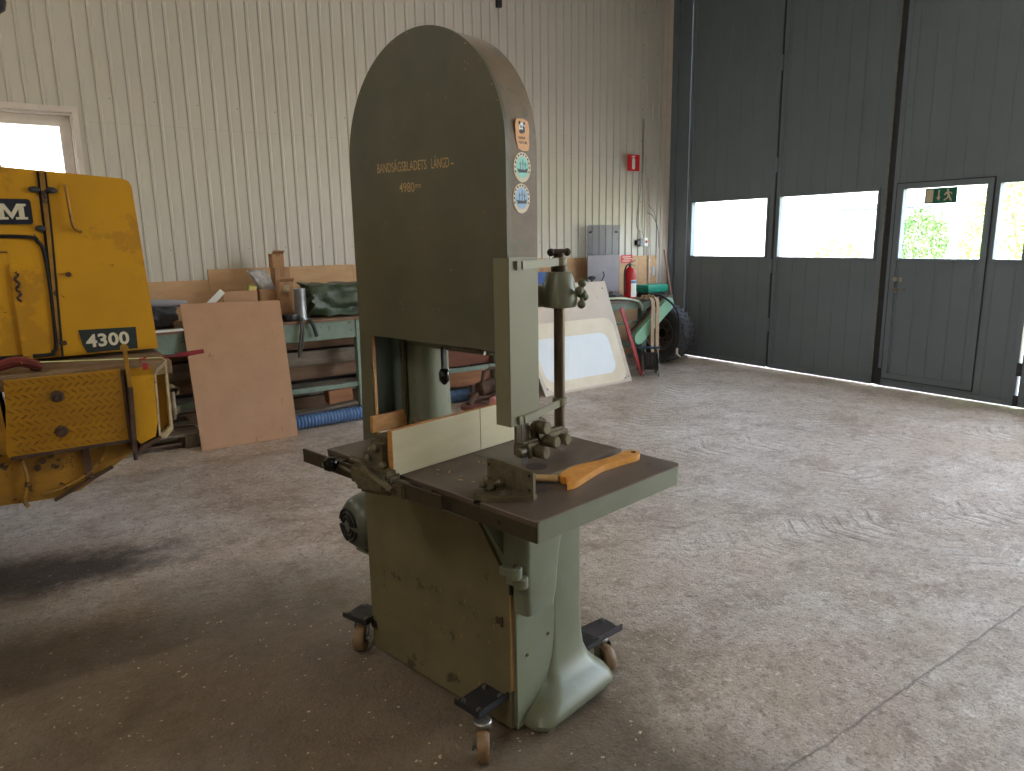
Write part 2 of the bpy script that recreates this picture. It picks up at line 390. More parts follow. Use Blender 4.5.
def text(name, s, size, ma, parent, M, ext=.0008, bold=0, sx=1, spacing=1):
    cu = bpy.data.curves.new('lettering', 'FONT'); cu.body = s; cu.size = size; cu.extrude = ext; cu.offset = bold
    cu.space_character = spacing; cu.align_x = 'LEFT'; cu.resolution_u = 3
    tmp = bpy.data.objects.new('lettering', cu); COL.objects.link(tmp)
    dg = bpy.context.evaluated_depsgraph_get(); me = bpy.data.meshes.new_from_object(tmp.evaluated_get(dg))
    bpy.data.objects.remove(tmp)
    me.transform(M @ Matrix.Diagonal((sx, 1, 1, 1)))
    me.materials.clear(); me.materials.append(ma)
    o = bpy.data.objects.new(name, me); COL.objects.link(o); o.parent = parent
    return o
def fmat(o, x, y):
    x, y = Vector(x).normalized(), Vector(y).normalized(); z = x.cross(y)
    return Matrix(((x[0], y[0], z[0], o[0]), (x[1], y[1], z[1], o[1]), (x[2], y[2], z[2], o[2]), (0, 0, 0, 1)))

# ================================================================== THE HALL
XD, YB, XL, YF, ZC = 7.41, 7.0, -5.0, -6.0, 5.2
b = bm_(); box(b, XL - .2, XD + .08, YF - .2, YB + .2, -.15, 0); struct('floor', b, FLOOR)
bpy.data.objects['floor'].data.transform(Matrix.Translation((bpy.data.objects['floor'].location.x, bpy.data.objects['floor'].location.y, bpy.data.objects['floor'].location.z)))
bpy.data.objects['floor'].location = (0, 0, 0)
b = bm_(); box(b, XL - .2, XD + .2, YF - .2, YB + .2, ZC, ZC + .15); struct('ceiling', b, CEIL)

def corr_profile(a0, a1, period=.1125, depth=.014, flat=.078, slope=.007):
    pts = []; a = a0
    while a < a1:
        for da, h in ((0, 0), (flat, 0), (flat + slope, -1), (period - slope * 1.6, -1)):
            if a + da <= a1: pts.append((a + da, h * depth))
        a += period
    pts.append((a1, 0)); return pts
def corr_sheet(bm, pts, fn, z0, z1, back):
    """corrugated sheet: fn(a, h) -> (x, y)"""
    lo = [bm.verts.new((*fn(a, h), z0)) for a, h in pts]; hi = [bm.verts.new((*fn(a, h), z1)) for a, h in pts]
    for i in range(len(pts) - 1): bm.faces.new((lo[i], lo[i + 1], hi[i + 1], hi[i]))
    a0, a1 = pts[0][0], pts[-1][0]
    q = [bm.verts.new((*fn(a, back), z)) for a, z in ((a0, z0), (a1, z0), (a1, z1), (a0, z1))]
    bm.faces.new((q[3], q[2], q[1], q[0]))
    bm.faces.new((lo[0], hi[0], q[3], q[0])); bm.faces.new((lo[-1], q[1], q[2], hi[-1]))
    bm.faces.new(hi + [q[2], q[3]]); bm.faces.new(lo[::-1] + [q[0], q[1]])
# wall with the small window: opening X -.75..0.53, Z 1.75..2.62
WX0, WX1, WZ0, WZ1 = -.85, .545, 1.7, 2.64
fb = lambda a, h: (a, YB + h)
b = bm_()
corr_sheet(b, corr_profile(XL, WX0), fb, 0, ZC, .12)
corr_sheet(b, corr_profile(WX0, WX1), fb, 0, WZ0, .12)
corr_sheet(b, corr_profile(WX0, WX1), fb, WZ1, ZC, .12)
corr_sheet(b, corr_profile(WX1, XD + .05), fb, 0, ZC, .12)
struct('wall_back', b, WALLW)
b = bm_(); corr_sheet(b, corr_profile(YF, YB), lambda a, h: (XL - h, a), 0, ZC, .12); struct('wall_left', b, WALLW)
b = bm_(); corr_sheet(b, corr_profile(XL, XD + .1), lambda a, h: (a, YF - h), 0, ZC, .12); struct('wall_front', b, WALLW)
# sheet joint and screws of the long wall
b = bm_()
for i in range(34):
    x = XL + .09 + .1125 * 3 * i
    for z in (1.55, 2.78 - .006 * 0, 4.3):
        if not (WX0 - .1 < x < WX1 + .1 and z < 2.75): cyl(b, (x, YB - .003, z), (x, YB + .004, z), .0055, seg=8)
for z in [.9 + .38 * k for k in range(12)]:
    for x in (6.62, 6.86): cyl(b, (x, YB - .004, z), (x, YB + .004, z), .008, seg=8)
struct('trim_1', b, mat('wall_screw_heads', (140, 128, 112), rough=.5))
b = bm_(); box(b, WX1 + .05, 6.9, YB - .001, YB + .002, 2.586, 2.589); struct('trim_2', b, mat('sheet_lap_edge', (184, 180, 170)))
b = bm_(); box(b, 7.22, 7.40, YB - .012, YB + .01, 0, ZC); struct('trim_3', b, TRIMW)
# plywood skirting boards on the long wall
def wallboard(n, x0, x1, z0, z1, ma=WPLY):
    b = bm_(); box(b, x0, x1, YB - .016, YB - .002, z0, z1, .002); struct('trim_%d' % n, b, ma)
wallboard(4, -1.2, 1.448, .05, 1.28); wallboard(5, 1.45, 2.84, .05, 1.372); wallboard(6, 2.842, 5.3, .05, 1.366); wallboard(7, 5.302, 6.82, .05, 1.355); wallboard(8, 6.822, 7.16, .05, 1.35)

# window in the long wall
w = bpy.data.objects.new('window_1', None); COL.objects.link(w); w['kind'] = 'structure'; WM['window_1'] = Matrix.Identity(4)
def rect_frame(bm, x0, x1, z0, z1, t, y0, y1, bev=.003):
    box(bm, x0, x1, y0, y1, z1 - t, z1, bev); box(bm, x0, x1, y0, y1, z0, z0 + t, bev)
    box(bm, x0, x0 + t, y0, y1, z0 + t, z1 - t, bev); box(bm, x1 - t, x1, y0, y1, z0 + t, z1 - t, bev)
b = bm_(); rect_frame(b, WX0 - .042, WX1 + .042, WZ0 - .045, WZ1 + .05, .044, YB - .026, YB + .005)
rect_frame(b, WX0, WX1, WZ0, WZ1, .014, YB, YB + .13); obj('window_frame', b, WHITEF, w)
b = bm_(); rect_frame(b, WX0 + .014, WX1 - .014, WZ0 + .014, WZ1 - .014, .082, YB + .055, YB + .1, .006)
box(b, -.2, -.12, YB + .055, YB + .1, WZ0 + .07, WZ1 - .07, .006); obj('window_sash', b, WHITEF, w)
b = bm_(); box(b, WX0 + .07, WX1 - .07, YB + .074, YB + .08, WZ0 + .07, WZ1 - .07); obj('window_pane', b, PANE, w)

# ---- the folding gate wall (x = XD)
def ribbed(bm, y0, y1, z0, z1, first, step, x=XD, t=.03):
    """flat sheet with narrow pressed ribs"""
    ys = [y0]; k = first
    while k > y0 + .03:
        k -= step
    k += step
    pts = [(y0, 0)]
    while k < y1 - .03:
        if k > y0 + .03: pts += [(k - .01, 0), (k - .006, .005), (k + .006, .005), (k + .01, 0)]
        k += step
    pts.append((y1, 0))
    lo = [bm.verts.new((x + h, y, z0)) for y, h in pts]; hi = [bm.verts.new((x + h, y, z1)) for y, h in pts]
    for i in range(len(pts) - 1): bm.faces.new((lo[i], hi[i], hi[i + 1], lo[i + 1]))
    q = [bm.verts.new((x + t, y, z)) for y, z in ((y0, z0), (y1, z0), (y1, z1), (y0, z1))]
    bm.faces.new(q); bm.faces.new(hi + [q[2], q[3]]); bm.faces.new(lo[::-1] + [q[0], q[1]])
    bm.faces.new((lo[0], hi[0], q[3], q[0])); bm.faces.new((hi[-1], lo[-1], q[1], q[2]))
def frame_yz(bm, y0, y1, z0, z1, t, x0, x1, bev=.003):
    box(bm, x0, x1, y0, y1, z1 - t, z1, bev); box(bm, x0, x1, y0, y1, z0, z0 + t, bev)
    box(bm, x0, x1, y0, y0 + t, z0 + t, z1 - t, bev); box(bm, x0, x1, y1 - t, y1, z0 + t, z1 - t, bev)
ZT = 4.55
def leaf(n, y0, y1, wins, first, step=.177, name='door_%d', lab=None):
    d = bpy.data.objects.new(name % n, None); COL.objects.link(d); d['kind'] = 'structure'; WM[d.name] = Matrix.Identity(4)
    zw0, zw1 = 1.325, 2.03
    b = bm_()
    ribbed(b, y0 + .045, y1 - .045, .06, zw0, first, step); ribbed(b, y0 + .045, y1 - .045, zw1, ZT - .06, first, step)
    prev = y0 + .045
    for a, c in sorted(wins):
        if a - prev > .002: box(b, XD, XD + .03, prev, a, zw0, zw1)
        prev = c
    if y1 - .045 - prev > .002: box(b, XD, XD + .03, prev, y1 - .045, zw0, zw1)
    obj('door_panel', b, DOORP, d)
    b = bm_(); frame_yz(b, y0 + .008, y1 - .008, .014, ZT, .05, XD - .012, XD + .045); obj('door_frame', b, DOORF, d)
    for a, c in wins:
        b = bm_(); frame_yz(b, a - .012, c + .012, zw0 - .012, zw1 + .012, .026, XD - .014, XD + .062); f = obj('window_frame', b, DOORF, d)
        b = bm_(); box(b, XD + .05, XD + .055, a + .012, c - .012, zw0 + .014, zw1 - .014); obj('window_pane', b, PANE, f)
    return d
d1 = leaf(1, 5.36, 6.69, [(5.45, 6.62)], 6.43, .1785)
d2 = leaf(2, 4.035, 5.345, [(4.12, 5.31)], 5.25, .1755)
d3 = leaf(3, 2.685, 3.985, [(3.10, 3.885), (2.76, 3.02)], 3.68, .174)
d4 = leaf(4, 1.36, 2.676, [(1.45, 2.6)], 2.5, .177)
# hinges between the leaves, bottom seals
b = bm_()
for z in (.45, 1.15, 2.3, 3.4): cyl(b, (XD - .022, 5.352, z), (XD - .022, 5.352, z + .16), .014, seg=12)
obj('hinge', b, DOORF, d1)
b = bm_()
for z in (.12,): box(b, XD - .035, XD - .01, 3.94, 3.99, .03, .2, .004)
obj('floor_bolt', b, BLACKR, d2)
b = bm_(); box(b, XD - .005, XD + .02, 3.97, 4.048, .02, ZT); obj('rubber_seal', b, BLACKR, d2)
b = bm_(); box(b, XD - .02, XD + .0, 4.034, 4.046, .035, ZT); obj('edge_strip', b, ZINC, d2)
b = bm_(); box(b, XD + .0, XD + .02, 5.34, 5.372, .03, ZT); obj('rubber_seal', b, BLACKR, d1)
# wicket door outline in leaf 3, handle, lock, exit sign
b = bm_(); frame_yz(b, 3.052, 3.943, .092, 2.078, .008, XD - .0145, XD - .002, .001); obj('wicket_outline', b, mat('dark_seam', (44, 46, 48), rough=.7), d3)
b = bm_(); frame_yz(b, 3.06, 3.935, .1, 2.07, .055, XD - .017, XD + .004); obj('wicket_frame', b, DOORF, d3)
b = bm_(); cyl(b, (XD - .02, 3.865, 1.02), (XD - .075, 3.865, 1.02), .011, seg=12); tube(b, smooth_path([(XD - .07, 3.872, 1.02), (XD - .073, 3.82, 1.022), (XD - .07, 3.745, 1.03)]), .009)
cyl(b, (XD - .026, 3.865, 1.02), (XD - .015, 3.865, 1.02), .026, seg=20); obj('door_handle', b, ZINC, d3, True)
b = bm_(); cyl(b, (XD - .035, 3.87, 1.13), (XD - .015, 3.87, 1.13), .024, seg=16); box(b, XD - .03, XD - .02, 3.8, 3.83, 1.105, 1.15, .003); obj('door_lock', b, mat('worn_lock', (170, 160, 150), rough=.4, metal=.3), d3)
b = bm_(); frame_yz(b, 1.36, 2.68, .0, .0001 + .035, .01, XD, XD + .02)
b.free()
b = bm_(); box(b, XD - .03, XD - .012, 2.665, 2.7, .02, .12, .004); box(b, XD - .03, XD - .012, 2.66, 2.7, .3, .42, .004); obj('floor_bolt', b, BLACKR, d3)
# exit sign (hangs on the pane)
sg = thing('exit_sign', 'green exit sign with running figure and down arrow on the wicket door window', 'sign', (XD - .03, 3.505, 1.862))
b = bm_(); box(b, -.004, .004, -.145, .145, 0, .145, .001); obj('sign_board', b, SIGNG, sg)
mkY = lambda u, v, w: (w, -u, v)       # seen from inside: u to the right is -y
b = bm_(); prism(b, [(-.132, .01), (-.068, .01), (-.068, .132), (-.132, .132)], mkY, -.006, -.004); obj('door_symbol', b, CREAM, sg)
b = bm_(); prism(b, [(-.024, .125), (-.024, .06), (-.036, .06), (-.017, .025), (.002, .06), (-.01, .06), (-.01, .125)], mkY, -.006, -.004); obj('arrow_symbol', b, CREAM, sg)
b = bm_()
lathe(b, [(.010, 0), (.010, .002)], (-.006, -.062, .122), (1, 0, 0), 14)
for p in ([(.05, .105), (.07, .112), (.085, .065), (.066, .058)], [(.05, .104), (.03, .078), (.037, .072), (.058, .094)], [(.07, .108), (.1, .096), (.104, .078), (.096, .078), (.092, .09), (.068, .098)],
          [(.068, .062), (.086, .066), (.104, .022), (.094, .018)], [(.066, .062), (.08, .062), (.062, .04), (.036, .022), (.03, .03), (.052, .046)]):
    prism(b, p, mkY, -.006, -.004)
obj('running_figure', b, CREAM, sg)

# jamb post left of the gate, wall right of the gate, header
b = bm_(); box(b, 7.402, 7.5, 6.7, YB - .001, 0, ZC); box(b, 7.37, 7.402, 6.9, YB - .001, 0, ZC, .004); struct('trim_9', b, DOORF)
b = bm_(); box(b, XD - .02, XD + .1, 1.3, 6.7, ZT + .01, ZC); struct('trim_10', b, DOORF)
# beyond the folding gate an unseen second gate, opened to flood the floor with daylight
b = bm_(); box(b, XD - .02, XD + .12, 1.26, 1.35, 0, ZC); box(b, XD - .02, XD + .12, -2.62, -2.54, 0, ZC); box(b, XD - .02, XD + .12, -2.6, 1.3, 3.62, 3.72); struct('trim_11', b, DOORF)
def wall_with_windows():
    b = bm_(); pr = YF
    ops = [(-5.6, -4.6), (-4.3, -3.3)]
    f = lambda a, h: (XD + h, a)
    for a, c in ops:
        corr_sheet(b, corr_profile(pr, a), f, 0, ZC, .1); corr_sheet(b, corr_profile(a, c), f, 0, 1.2, .1); corr_sheet(b, corr_profile(a, c), f, 2.4, ZC, .1); pr = c
    corr_sheet(b, corr_profile(pr, -2.6), f, 0, ZC, .1); box(b, XD, XD + .1, -2.6, 1.3, 3.7, ZC)
    struct('wall_right', b, WALLW)
    for i, (a, c) in enumerate(ops):
        w = bpy.data.objects.new('window_%d' % (i + 2), None); COL.objects.link(w); w['kind'] = 'structure'; WM[w.name] = Matrix.Identity(4)
        b = bm_(); frame_yz(b, a - .03, c + .03, 1.17, 2.43, .08, XD - .02, XD + .09); obj('window_frame', b, WHITEF, w)
        b = bm_(); box(b, XD + .04, XD + .046, a + .04, c - .04, 1.24, 2.36); obj('window_pane', b, PANE, w)
wall_with_windows()

# strip lights added out of view under the ceiling to fill in light
def fitting(x, y, e, lab):
    t = thing('added_ceiling_light', lab, 'light', (x, y, 4.72), 0, 'added strip lights under the ceiling')
    b = bm_(); box(b, -.8, .8, -.09, .09, .05, .12, .01); box(b, -.03, .03, -.02, .02, .12, .48); obj('housing', b, WHITE, t)
    b = bm_(); cyl(b, (-.74, -.04, .03), (-.74 + 1.48, -.04, .03), .016); cyl(b, (-.74, .04, .03), (.74, .04, .03), .016)
    em = MATS.get('lit_tube')
    if not em:
        em = bpy.data.materials.new('lit_tube'); em.use_nodes = True; p = em.node_tree.nodes['Principled BSDF']
        p.inputs['Emission Color'].default_value = (1, .93, .82, 1); p.inputs['Emission Strength'].default_value = 3; MATS['lit_tube'] = em
    obj('tube', b, em, t)
    l = bpy.data.lights.new('added_strip_lamp', 'AREA'); l.shape = 'RECTANGLE'; l.size = 1.5; l.size_y = .16; l.energy = e; l.color = (1, .93, .83)
    o = bpy.data.objects.new('added_strip_lamp', l); COL.objects.link(o); o.parent = t; o.location = (0, 0, -.01)
FIT = [(-2.6, 4.4, 'added strip light near the long corrugated wall'), (3.0, 4.4, 'added strip light above the workbench aisle'), (5.6, 1.5, 'added strip light nearest the folding gate'),
       (2.0, -1.0, 'added strip light behind the photographer'), (-2.8, .2, 'added fill strip light on the loader side'), (5.0, -3.5, 'added strip light above the far corner')]
for (x, y, lab), e in zip(FIT, (46, 11, 8, 10, 56, 8)): fitting(x, y, e, lab)

# ================================================================== BAND SAW
OX, OY, ANG = 0.996, 2.465, R(-77.5)
SAW = thing('band_saw', 'tall old grey-green band saw with arched olive wheel cover, standing on castors in mid floor', 'band saw', (OX, OY, 0), ANG)
C2 = lambda u, v, w: (u, w, v)
def arch(x0, x1, zb, zc, n=40, grow=0):
    cx, r = (x0 + x1) / 2, (x1 - x0) / 2 + grow
    return [(x0 - grow, zb), (x1 + grow, zb)] + [(cx + r * math.cos(math.pi * k / n), zc + r * math.sin(math.pi * k / n)) for k in range(n + 1)]
# upper wheel housing (hollow look: a solid hood with the door in front)
b = bm_(); prism(b, arch(.032, .764, 1.275, 1.855), C2, .012, .135)
obj('upper_wheel_housing', b, TAUPE, SAW, 30, label='weathered brown side of the arched wheel housing')
b = bm_(); prism(b, arch(.030, .766, 1.272, 1.855, grow=.002), C2, .0, .012)
# left strip of the door runs down beside the blade
prism(b, [(.0105, .02 + .83), (.088, .02 + .83), (.092, 1.272), (.028, 1.272)], C2, .0, .012)
ud = obj('upper_door', b, OLIVED, SAW, 30, label='dark olive arched door with painted lettering')
def fit_text(s_, x0, x1, z0, z1, h, ma, parent, y=-.0008):
    """front-facing lettering fitted between x0..x1 with capital height h, baseline z0 -> z1"""
    o = text('painted_lettering', s_, 1, ma, parent, Matrix.Identity(4), .0, .004)
    xs = [v.co.x for v in o.data.vertices]; w = max(xs) - min(xs); sl = (z1 - z0) / (x1 - x0)
    for v in o.data.vertices:
        u = (v.co.x - min(xs)) * (x1 - x0) / w
        v.co = Vector((x0 + u, y, z0 + u * sl + v.co.y * h / .69))
    return o
fit_text('BANDSÅGSBLADETS', .184, .433, 1.819, 1.814, .029, GOLD, ud)
fit_text('LÄNGD', .456, .536, 1.814, 1.812, .029, GOLD, ud)
fit_text('-', .543, .557, 1.812, 1.812, .029, GOLD, ud)
fit_text('4980', .295, .371, 1.752, 1.750, .029, GOLD, ud)
fit_text('mm', .376, .403, 1.761, 1.760, .017, GOLD, ud)
b = bm_()
random.seed(3)
for k in range(26):     # paint chips on the rim and face
    if k < 8: a = random.uniform(.3, 2.9); p = (.398 + .362 * math.cos(a), 1.855 + .362 * math.sin(a))
    else: p = (random.uniform(.1, .7), random.uniform(1.35, 2.1))
    lathe(b, [(random.uniform(.001, .0028), 0), (.001, .0008)], (p[0], .0, p[1]), (random.uniform(-.2, .2), -1, 0), 6)
pc = obj('paint_chips', b, mat('chipped_bare_wood', (176, 130, 70), rough=.8), ud); pc['kind'] = 'stuff'
# frame casting behind the hood
b = bm_(); loft(b, [[(x, y, z) for x, y in rrect(.02, .54, .15, .33, .04)] for z in (1.222, 1.228)] + [[(x, y, z) for x, y in rrect(.0, .56, .14, .34, .04)] for z in (1.245, 1.43)] + [[(x, y, 1.445) for x, y in rrect(.02, .54, .155, .325, .04)]])
obj('upper_frame', b, GREEN, SAW, 40)
b = bm_(); loft(b, [[(x, y, z) for x, y in rrect(*q, .06, 8)] for z, q in
    ((.84, (-.06, .205, .15, .32)), (.95, (-.06, .2, .15, .31)), (1.1, (-.06, .198, .15, .305)), (1.2, (-.06, .198, .15, .305)), (1.26, (-.06, .21, .15, .31)))])
obj('frame_column', b, GREEN, SAW, 50, label='rounded grey-green cast column at the throat')
# blade return box
b = bm_(); box(b, .034, .094, .125, .135, .9, 1.272); box(b, .034, .042, .012, .125, .9, 1.272)
obj('blade_return_box', b, mat('shaded_grey_green', (112, 124, 118), (100, 112, 108), 6, .5), SAW)
b = bm_(); box(b, .086, .0935, .004, .016, .88, 1.272); obj('door_edge', b, PLYE, SAW)
b = bm_(); box(b, .094, .108, .126, .142, .96, 1.274, .002); obj('brace_strip', b, OLIVE, SAW)
b = bm_(); box(b, .088, .103, -.02, .138, .918, .979, .002); obj('plywood_brace', b, PLYE, SAW, label='bare plywood board across the return opening')
# tension lever with black knob
b = bm_(); bar(b, (.318, .142, 1.235), (.318, .142, 1.155), .018, .014, .002); lv = obj('lever', b, BLACKM, SAW)
b = bm_(); lathe(b, [(.004, .02), (.014, .014), (.02, 0), (.018, -.026), (.006, -.04)], (.318, .142, 1.14), seg=20); obj('lever_knob', b, BLACK, lv, True)
b = bm_(); tube(b, smooth_path([(.30, .138, 1.245), (.36, .136, 1.238), (.45, .136, 1.242), (.53, .136, 1.232)]), .007, 8); obj('edge_highlight_rod', b, ZINC, lv, True)  # pale rod stands in for the highlight along the upper frame's lower edge

# lower cabinet
b = bm_(); box(b, .008, .757, .013, .2, .03, .85, .002)
obj('lower_cabinet', b, GREEN, SAW)
b = bm_(); prism(b, [(.0, .022), (.751, .022), (.749, .535), (.612, .715), (.612, .856), (.0, .856)], C2, 0, .0125)
ld = obj('lower_door', b, OLIVEL, SAW, label='scuffed brown-olive lower door with cut-off corner')
b = bm_(); box(b, .7505, .757, -.002, .014, .16, .5, .001); obj('door_edge_strip', b, mat('tan_door_edge', (166, 132, 84), (140, 108, 66), 30, .7), ld)
b = bm_(); box(b, .75, .758, -.001, .02, .5, .545); obj('latch_gap', b, GAP, ld)
b = bm_(); box(b, .690, .716, -.004, .0, .383, .405, .001); box(b, .713, .722, -.008, .0, .377, .412, .002); obj('latch', b, RUST, ld)
b = bm_()
for q in range(14):
    x, z = random.uniform(.25, .7), random.uniform(.1, .6)
    prism(b, [(x, z), (x + .004, z + .002), (x + .006 * random.uniform(-1, 1) + .004, z + random.uniform(.01, .03))], C2, -.0006, 0)
sc_ = obj('scratches', b, mat('chipped_bare_wood', (176, 130, 70)), ld); sc_['kind'] = 'stuff'
# side plate with the curved lower edge
side = [(.012, .022), (.036, .024), (.06, .034), (.10, .062), (.135, .1), (.163, .15), (.185, .21), (.196, .28), (.2, .36), (.2, .85), (.012, .85)]
b = bm_(); prism(b, side, YZ, .7565, .768); obj('side_plate', b, GREEN, SAW, label='grey-green side plate with a curved lower edge')
b = bm_()
for y, z in ((.165, .3), (.06, .27)): cyl(b, (.767, y, z), (.771, y, z), .0055, seg=10)
obj('screw', b, RUST, SAW)
# main column flaring to the foot
def fr(z, x0, x1, y0, y1, r): return [(x, y, z) for x, y in rrect(x0, x1, y0, y1, r, 6)]
rings = [fr(.018, .05, .848, .045, .435, .05), fr(.04, .03, .862, .04, .452, .06), fr(.06, .035, .858, .06, .45, .06), fr(.085, .05, .842, .095, .435, .06), fr(.11, .07, .815, .125, .412, .06), fr(.14, .09, .792, .15, .392, .055), fr(.18, .1, .779, .16, .374, .045),
         fr(.24, .11, .770, .18, .362, .03), fr(.32, .12, .766, .19, .357, .022), fr(.5, .12, .765, .19, .356, .02), fr(.86, .12, .765, .17, .356, .02)]
b = bm_(); loft(b, rings); obj('pedestal', b, GREEN, SAW, 60, label='cast pedestal flaring into a wide rounded foot')
# dust chute under the table and hinge
b = bm_(); loft(b, [[(.766, y, z), (x1, y, z)] + [] for y, z, x1 in []] or [fr(.436, .77, .815, .02, .115, .015), fr(.449, .765, .83, .0, .134, .02), fr(.5, .765, .833, -.008, .142, .02), fr(.6, .765, .835, -.01, .152, .02), fr(.7, .765, .836, -.01, .170, .02), fr(.857, .765, .836, -.01, .185, .02)])
obj('blade_chute', b, GREEN, SAW, 40, label='box-shaped chute below the table')
b = bm_(); cyl(b, (.815, -.04, .592), (.815, -.04, .628), .022, seg=20, bev=.003); box(b, .765, .815, -.058, -.022, .596, .624, .003)
cyl(b, (.822, -.022, .558), (.822, -.022, .594), .022, seg=20, bev=.003); box(b, .775, .822, -.04, -.004, .562, .59, .003); obj('hinge', b, GREEN, SAW, 40)
b = bm_(); cyl(b, (.815, -.04, .626), (.815, -.04, .634), .007, seg=10); obj('hinge_pin', b, RUST, SAW)
# trunnion ribs below the table
b = bm_(); prism(b, [(-.13, .857), (.013, .857), (.013, .62)], YZ, .70, .715); prism(b, [(.36, .857), (.45, .857), (.36, .75)], YZ, .70, .715)
box(b, .3, .79, -.2, .4, .82, .86, .01); obj('table_support', b, GREEN, SAW)

# table, slightly skewed on its trunnions
A0, A1, B1, B0 = Vector((.137, -.234)), Vector((1.095, -.256)), Vector((1.129, .382)), Vector((.16, .45))
def tb(a, c, z=0):     # a along the length 0..1, c along the depth 0..1
    p = A0 * (1 - a) * (1 - c) + A1 * a * (1 - c) + B1 * a * c + B0 * (1 - a) * c
    return (p.x, p.y, z)
ZTB = .915
TF = lambda u, v, w: tb(u, v, w)
def tslab(bm, u0, u1, v0, v1, z0, z1): prism(bm, [(u0, v0), (u1, v0), (u1, v1), (u0, v1)], TF, z0, z1)
SL0, SL1 = .758, .786
b = bm_()
tslab(b, 0, SL0, 0, 1, .9, ZTB)
prism(b, [(SL1, 0), (.996, 0), (1, .01), (1, .96), (.985, 1), (SL1, 1)], TF, .9, ZTB)
tslab(b, SL0, SL1, 0, 1, .9, .903)
bmesh.ops.bevel(b, geom=[e for e in b.edges if all(v.co.z > .914 for v in e.verts) and len(e.link_faces) == 2 and abs((e.verts[0].co - e.verts[1].co).length) > .05], offset=.0015, segments=1, affect='EDGES')
TT = obj('table_top', b, TABLE, SAW, label='brown oxidised iron table top with mitre slot')
b = bm_(); tslab(b, .003, .997, .0, .02, .857, .9); tslab(b, .003, .975, .98, .997, .857, .9); tslab(b, .003, .02, .0, 1, .857, .9)
obj('table_skirt', b, RAIL, SAW, label='dark greasy front edge of the table')
b = bm_(); prism(b, [(.98, .004), (1.0008, .004), (1.0012, .012), (1.0012, .955), (.987, .999), (.97, .999)], TF, .857, .9115); obj('table_side', b, GREEN, SAW, label='grey-green painted end of the table')
b = bm_(); tslab(b, .1, .11, .02, .98, .865, .9); tslab(b, .5, .51, .02, .98, .865, .9); tslab(b, .02, .98, .45, .46, .865, .9); obj('table_rib', b, GREEN, SAW)
b = bm_(); tslab(b, .40, SL0, .425, .4285, ZTB, ZTB + .0006); lathe(b, [(.034, 0), (.033, .001)], tb(.68, .5, ZTB), seg=28); obj('table_insert', b, mat('dark_insert', (66, 58, 54), (84, 74, 66), 30, .5, .4), SAW)
b = bm_()
for u in (.12, .35, .62, .86): cyl(b, tb(u, -.003, .878), tb(u, .001, .878), .006, seg=10)
obj('bolt_hole', b, GAP, SAW)
# front fence rail, in front of the table
RZ0, RZ1 = .872, .917
b = bm_(); box(b, .078, .78, -.292, -.284, RZ0, RZ1, .001); obj('fence_rail', b, RAIL, SAW)
b = bm_(); box(b, .2, .26, -.285, -.235, .885, .905); box(b, .66, .7, -.285, -.25, .88, .905); obj('rail_bracket', b, RAIL, SAW)
b = bm_(); lathe(b, [(.003, -.024), (.016, -.02), (.023, -.008), (.024, 0), (.021, .012), (.01, .022), (.003, .024)], (.285, -.318, .912), (0, 1, 0), 24); cyl(b, (.285, -.3, .912), (.285, -.284, .912), .006)
obj('ball_knob', b, BLACK, SAW, True)
b = bm_(); cyl(b, (.3, -.297, .905), (.5, -.297, .888), .006); obj('clamp_rod', b, IRON, SAW)
# rip fence: casting + board
rf = bpy.data.objects.new('rip_fence', None); COL.objects.link(rf); rf.parent = SAW; WM['rip_fence'] = WM['band_saw'].copy()
b = bm_(); box(b, .532, .551, -.274, .30, .917, 1.056, .001); fb_ = obj('fence_board', b, PLY, rf, label='long whitewashed fence board')
b = bm_(); box(b, .5315, .5515, -.2755, -.2735, .915, 1.056); box(b, .5325, .5505, -.272, .30, 1.0555, 1.0568); obj('board_edge', b, PLYE, fb_)
b = bm_(); box(b, .5505, .5518, .085, .0875, .917, 1.056); obj('board_joint', b, mat('board_seam', (150, 132, 104)), fb_)
b = bm_()
obox(b, (.485, -.2, .972), (1, 0, 0), (0, 1, 0), (0, 0, 1), .047, .085, .056, .018)
obox(b, (.48, -.29, .905), (1, 0, 0), (0, 1, 0), (0, 0, 1), .095, .03, .036, .014)
obox(b, (.5, -.31, .895), (1, 0, .12), (0, 1, 0), (-.12, 0, 1), .07, .02, .028, .012)
obox(b, (.475, -.27, .935), (.85, 0, -.5), (0, 1, 0), (.5, 0, .85), .06, .03, .024, .012)
obox(b, (.595, -.283, .893), (1, 0, 0), (0, 1, 0), (0, 0, 1), .03, .02, .022, .006)
cyl(b, (.54, -.29, .9), (.54, -.318, .9), .017, seg=16, bev=.004)
obj('fence_casting', b, IRON, rf, 40)
b = bm_(); lathe(b, [(.012, 0), (.018, .01), (.018, .02), (.01, .03), (.004, .034)], (.42, -.25, .95), (0, -.3, 1), 16); lathe(b, [(.01, 0), (.016, .012), (.014, .03), (.005, .036)], (.475, -.12, 1.02), (0, 0, 1), 16)
cyl(b, (.42, -.27, .93), (.37, -.3, .945), .008, .01)
tube(b, [(.475, -.12, 1.045), (.53, -.14, 1.05)], .012)
for x, z in ((.45, .955), (.52, .945), (.49, .995)): lathe(b, [(.009, 0), (.014, .006), (.013, .018), (.004, .024)], (x, -.28, z), (0, -1, .25), 10)
obj('clamp_knob', b, IRON, rf, True)
b = bm_(); tube(b, smooth_path([(.44, -.305, .925), (.48, -.325, .94), (.53, -.33, .925), (.6, -.32, .9)]), .009, 8, None); obj('clamp_lever', b, IRON, rf, True)

# blade
b = bm_(); box(b, .7555, .7565, .062, .085, .9, 1.3); bl = obj('blade', b, mat('band_steel', (120, 112, 104), (90, 82, 74), 20, .3, .8), SAW)
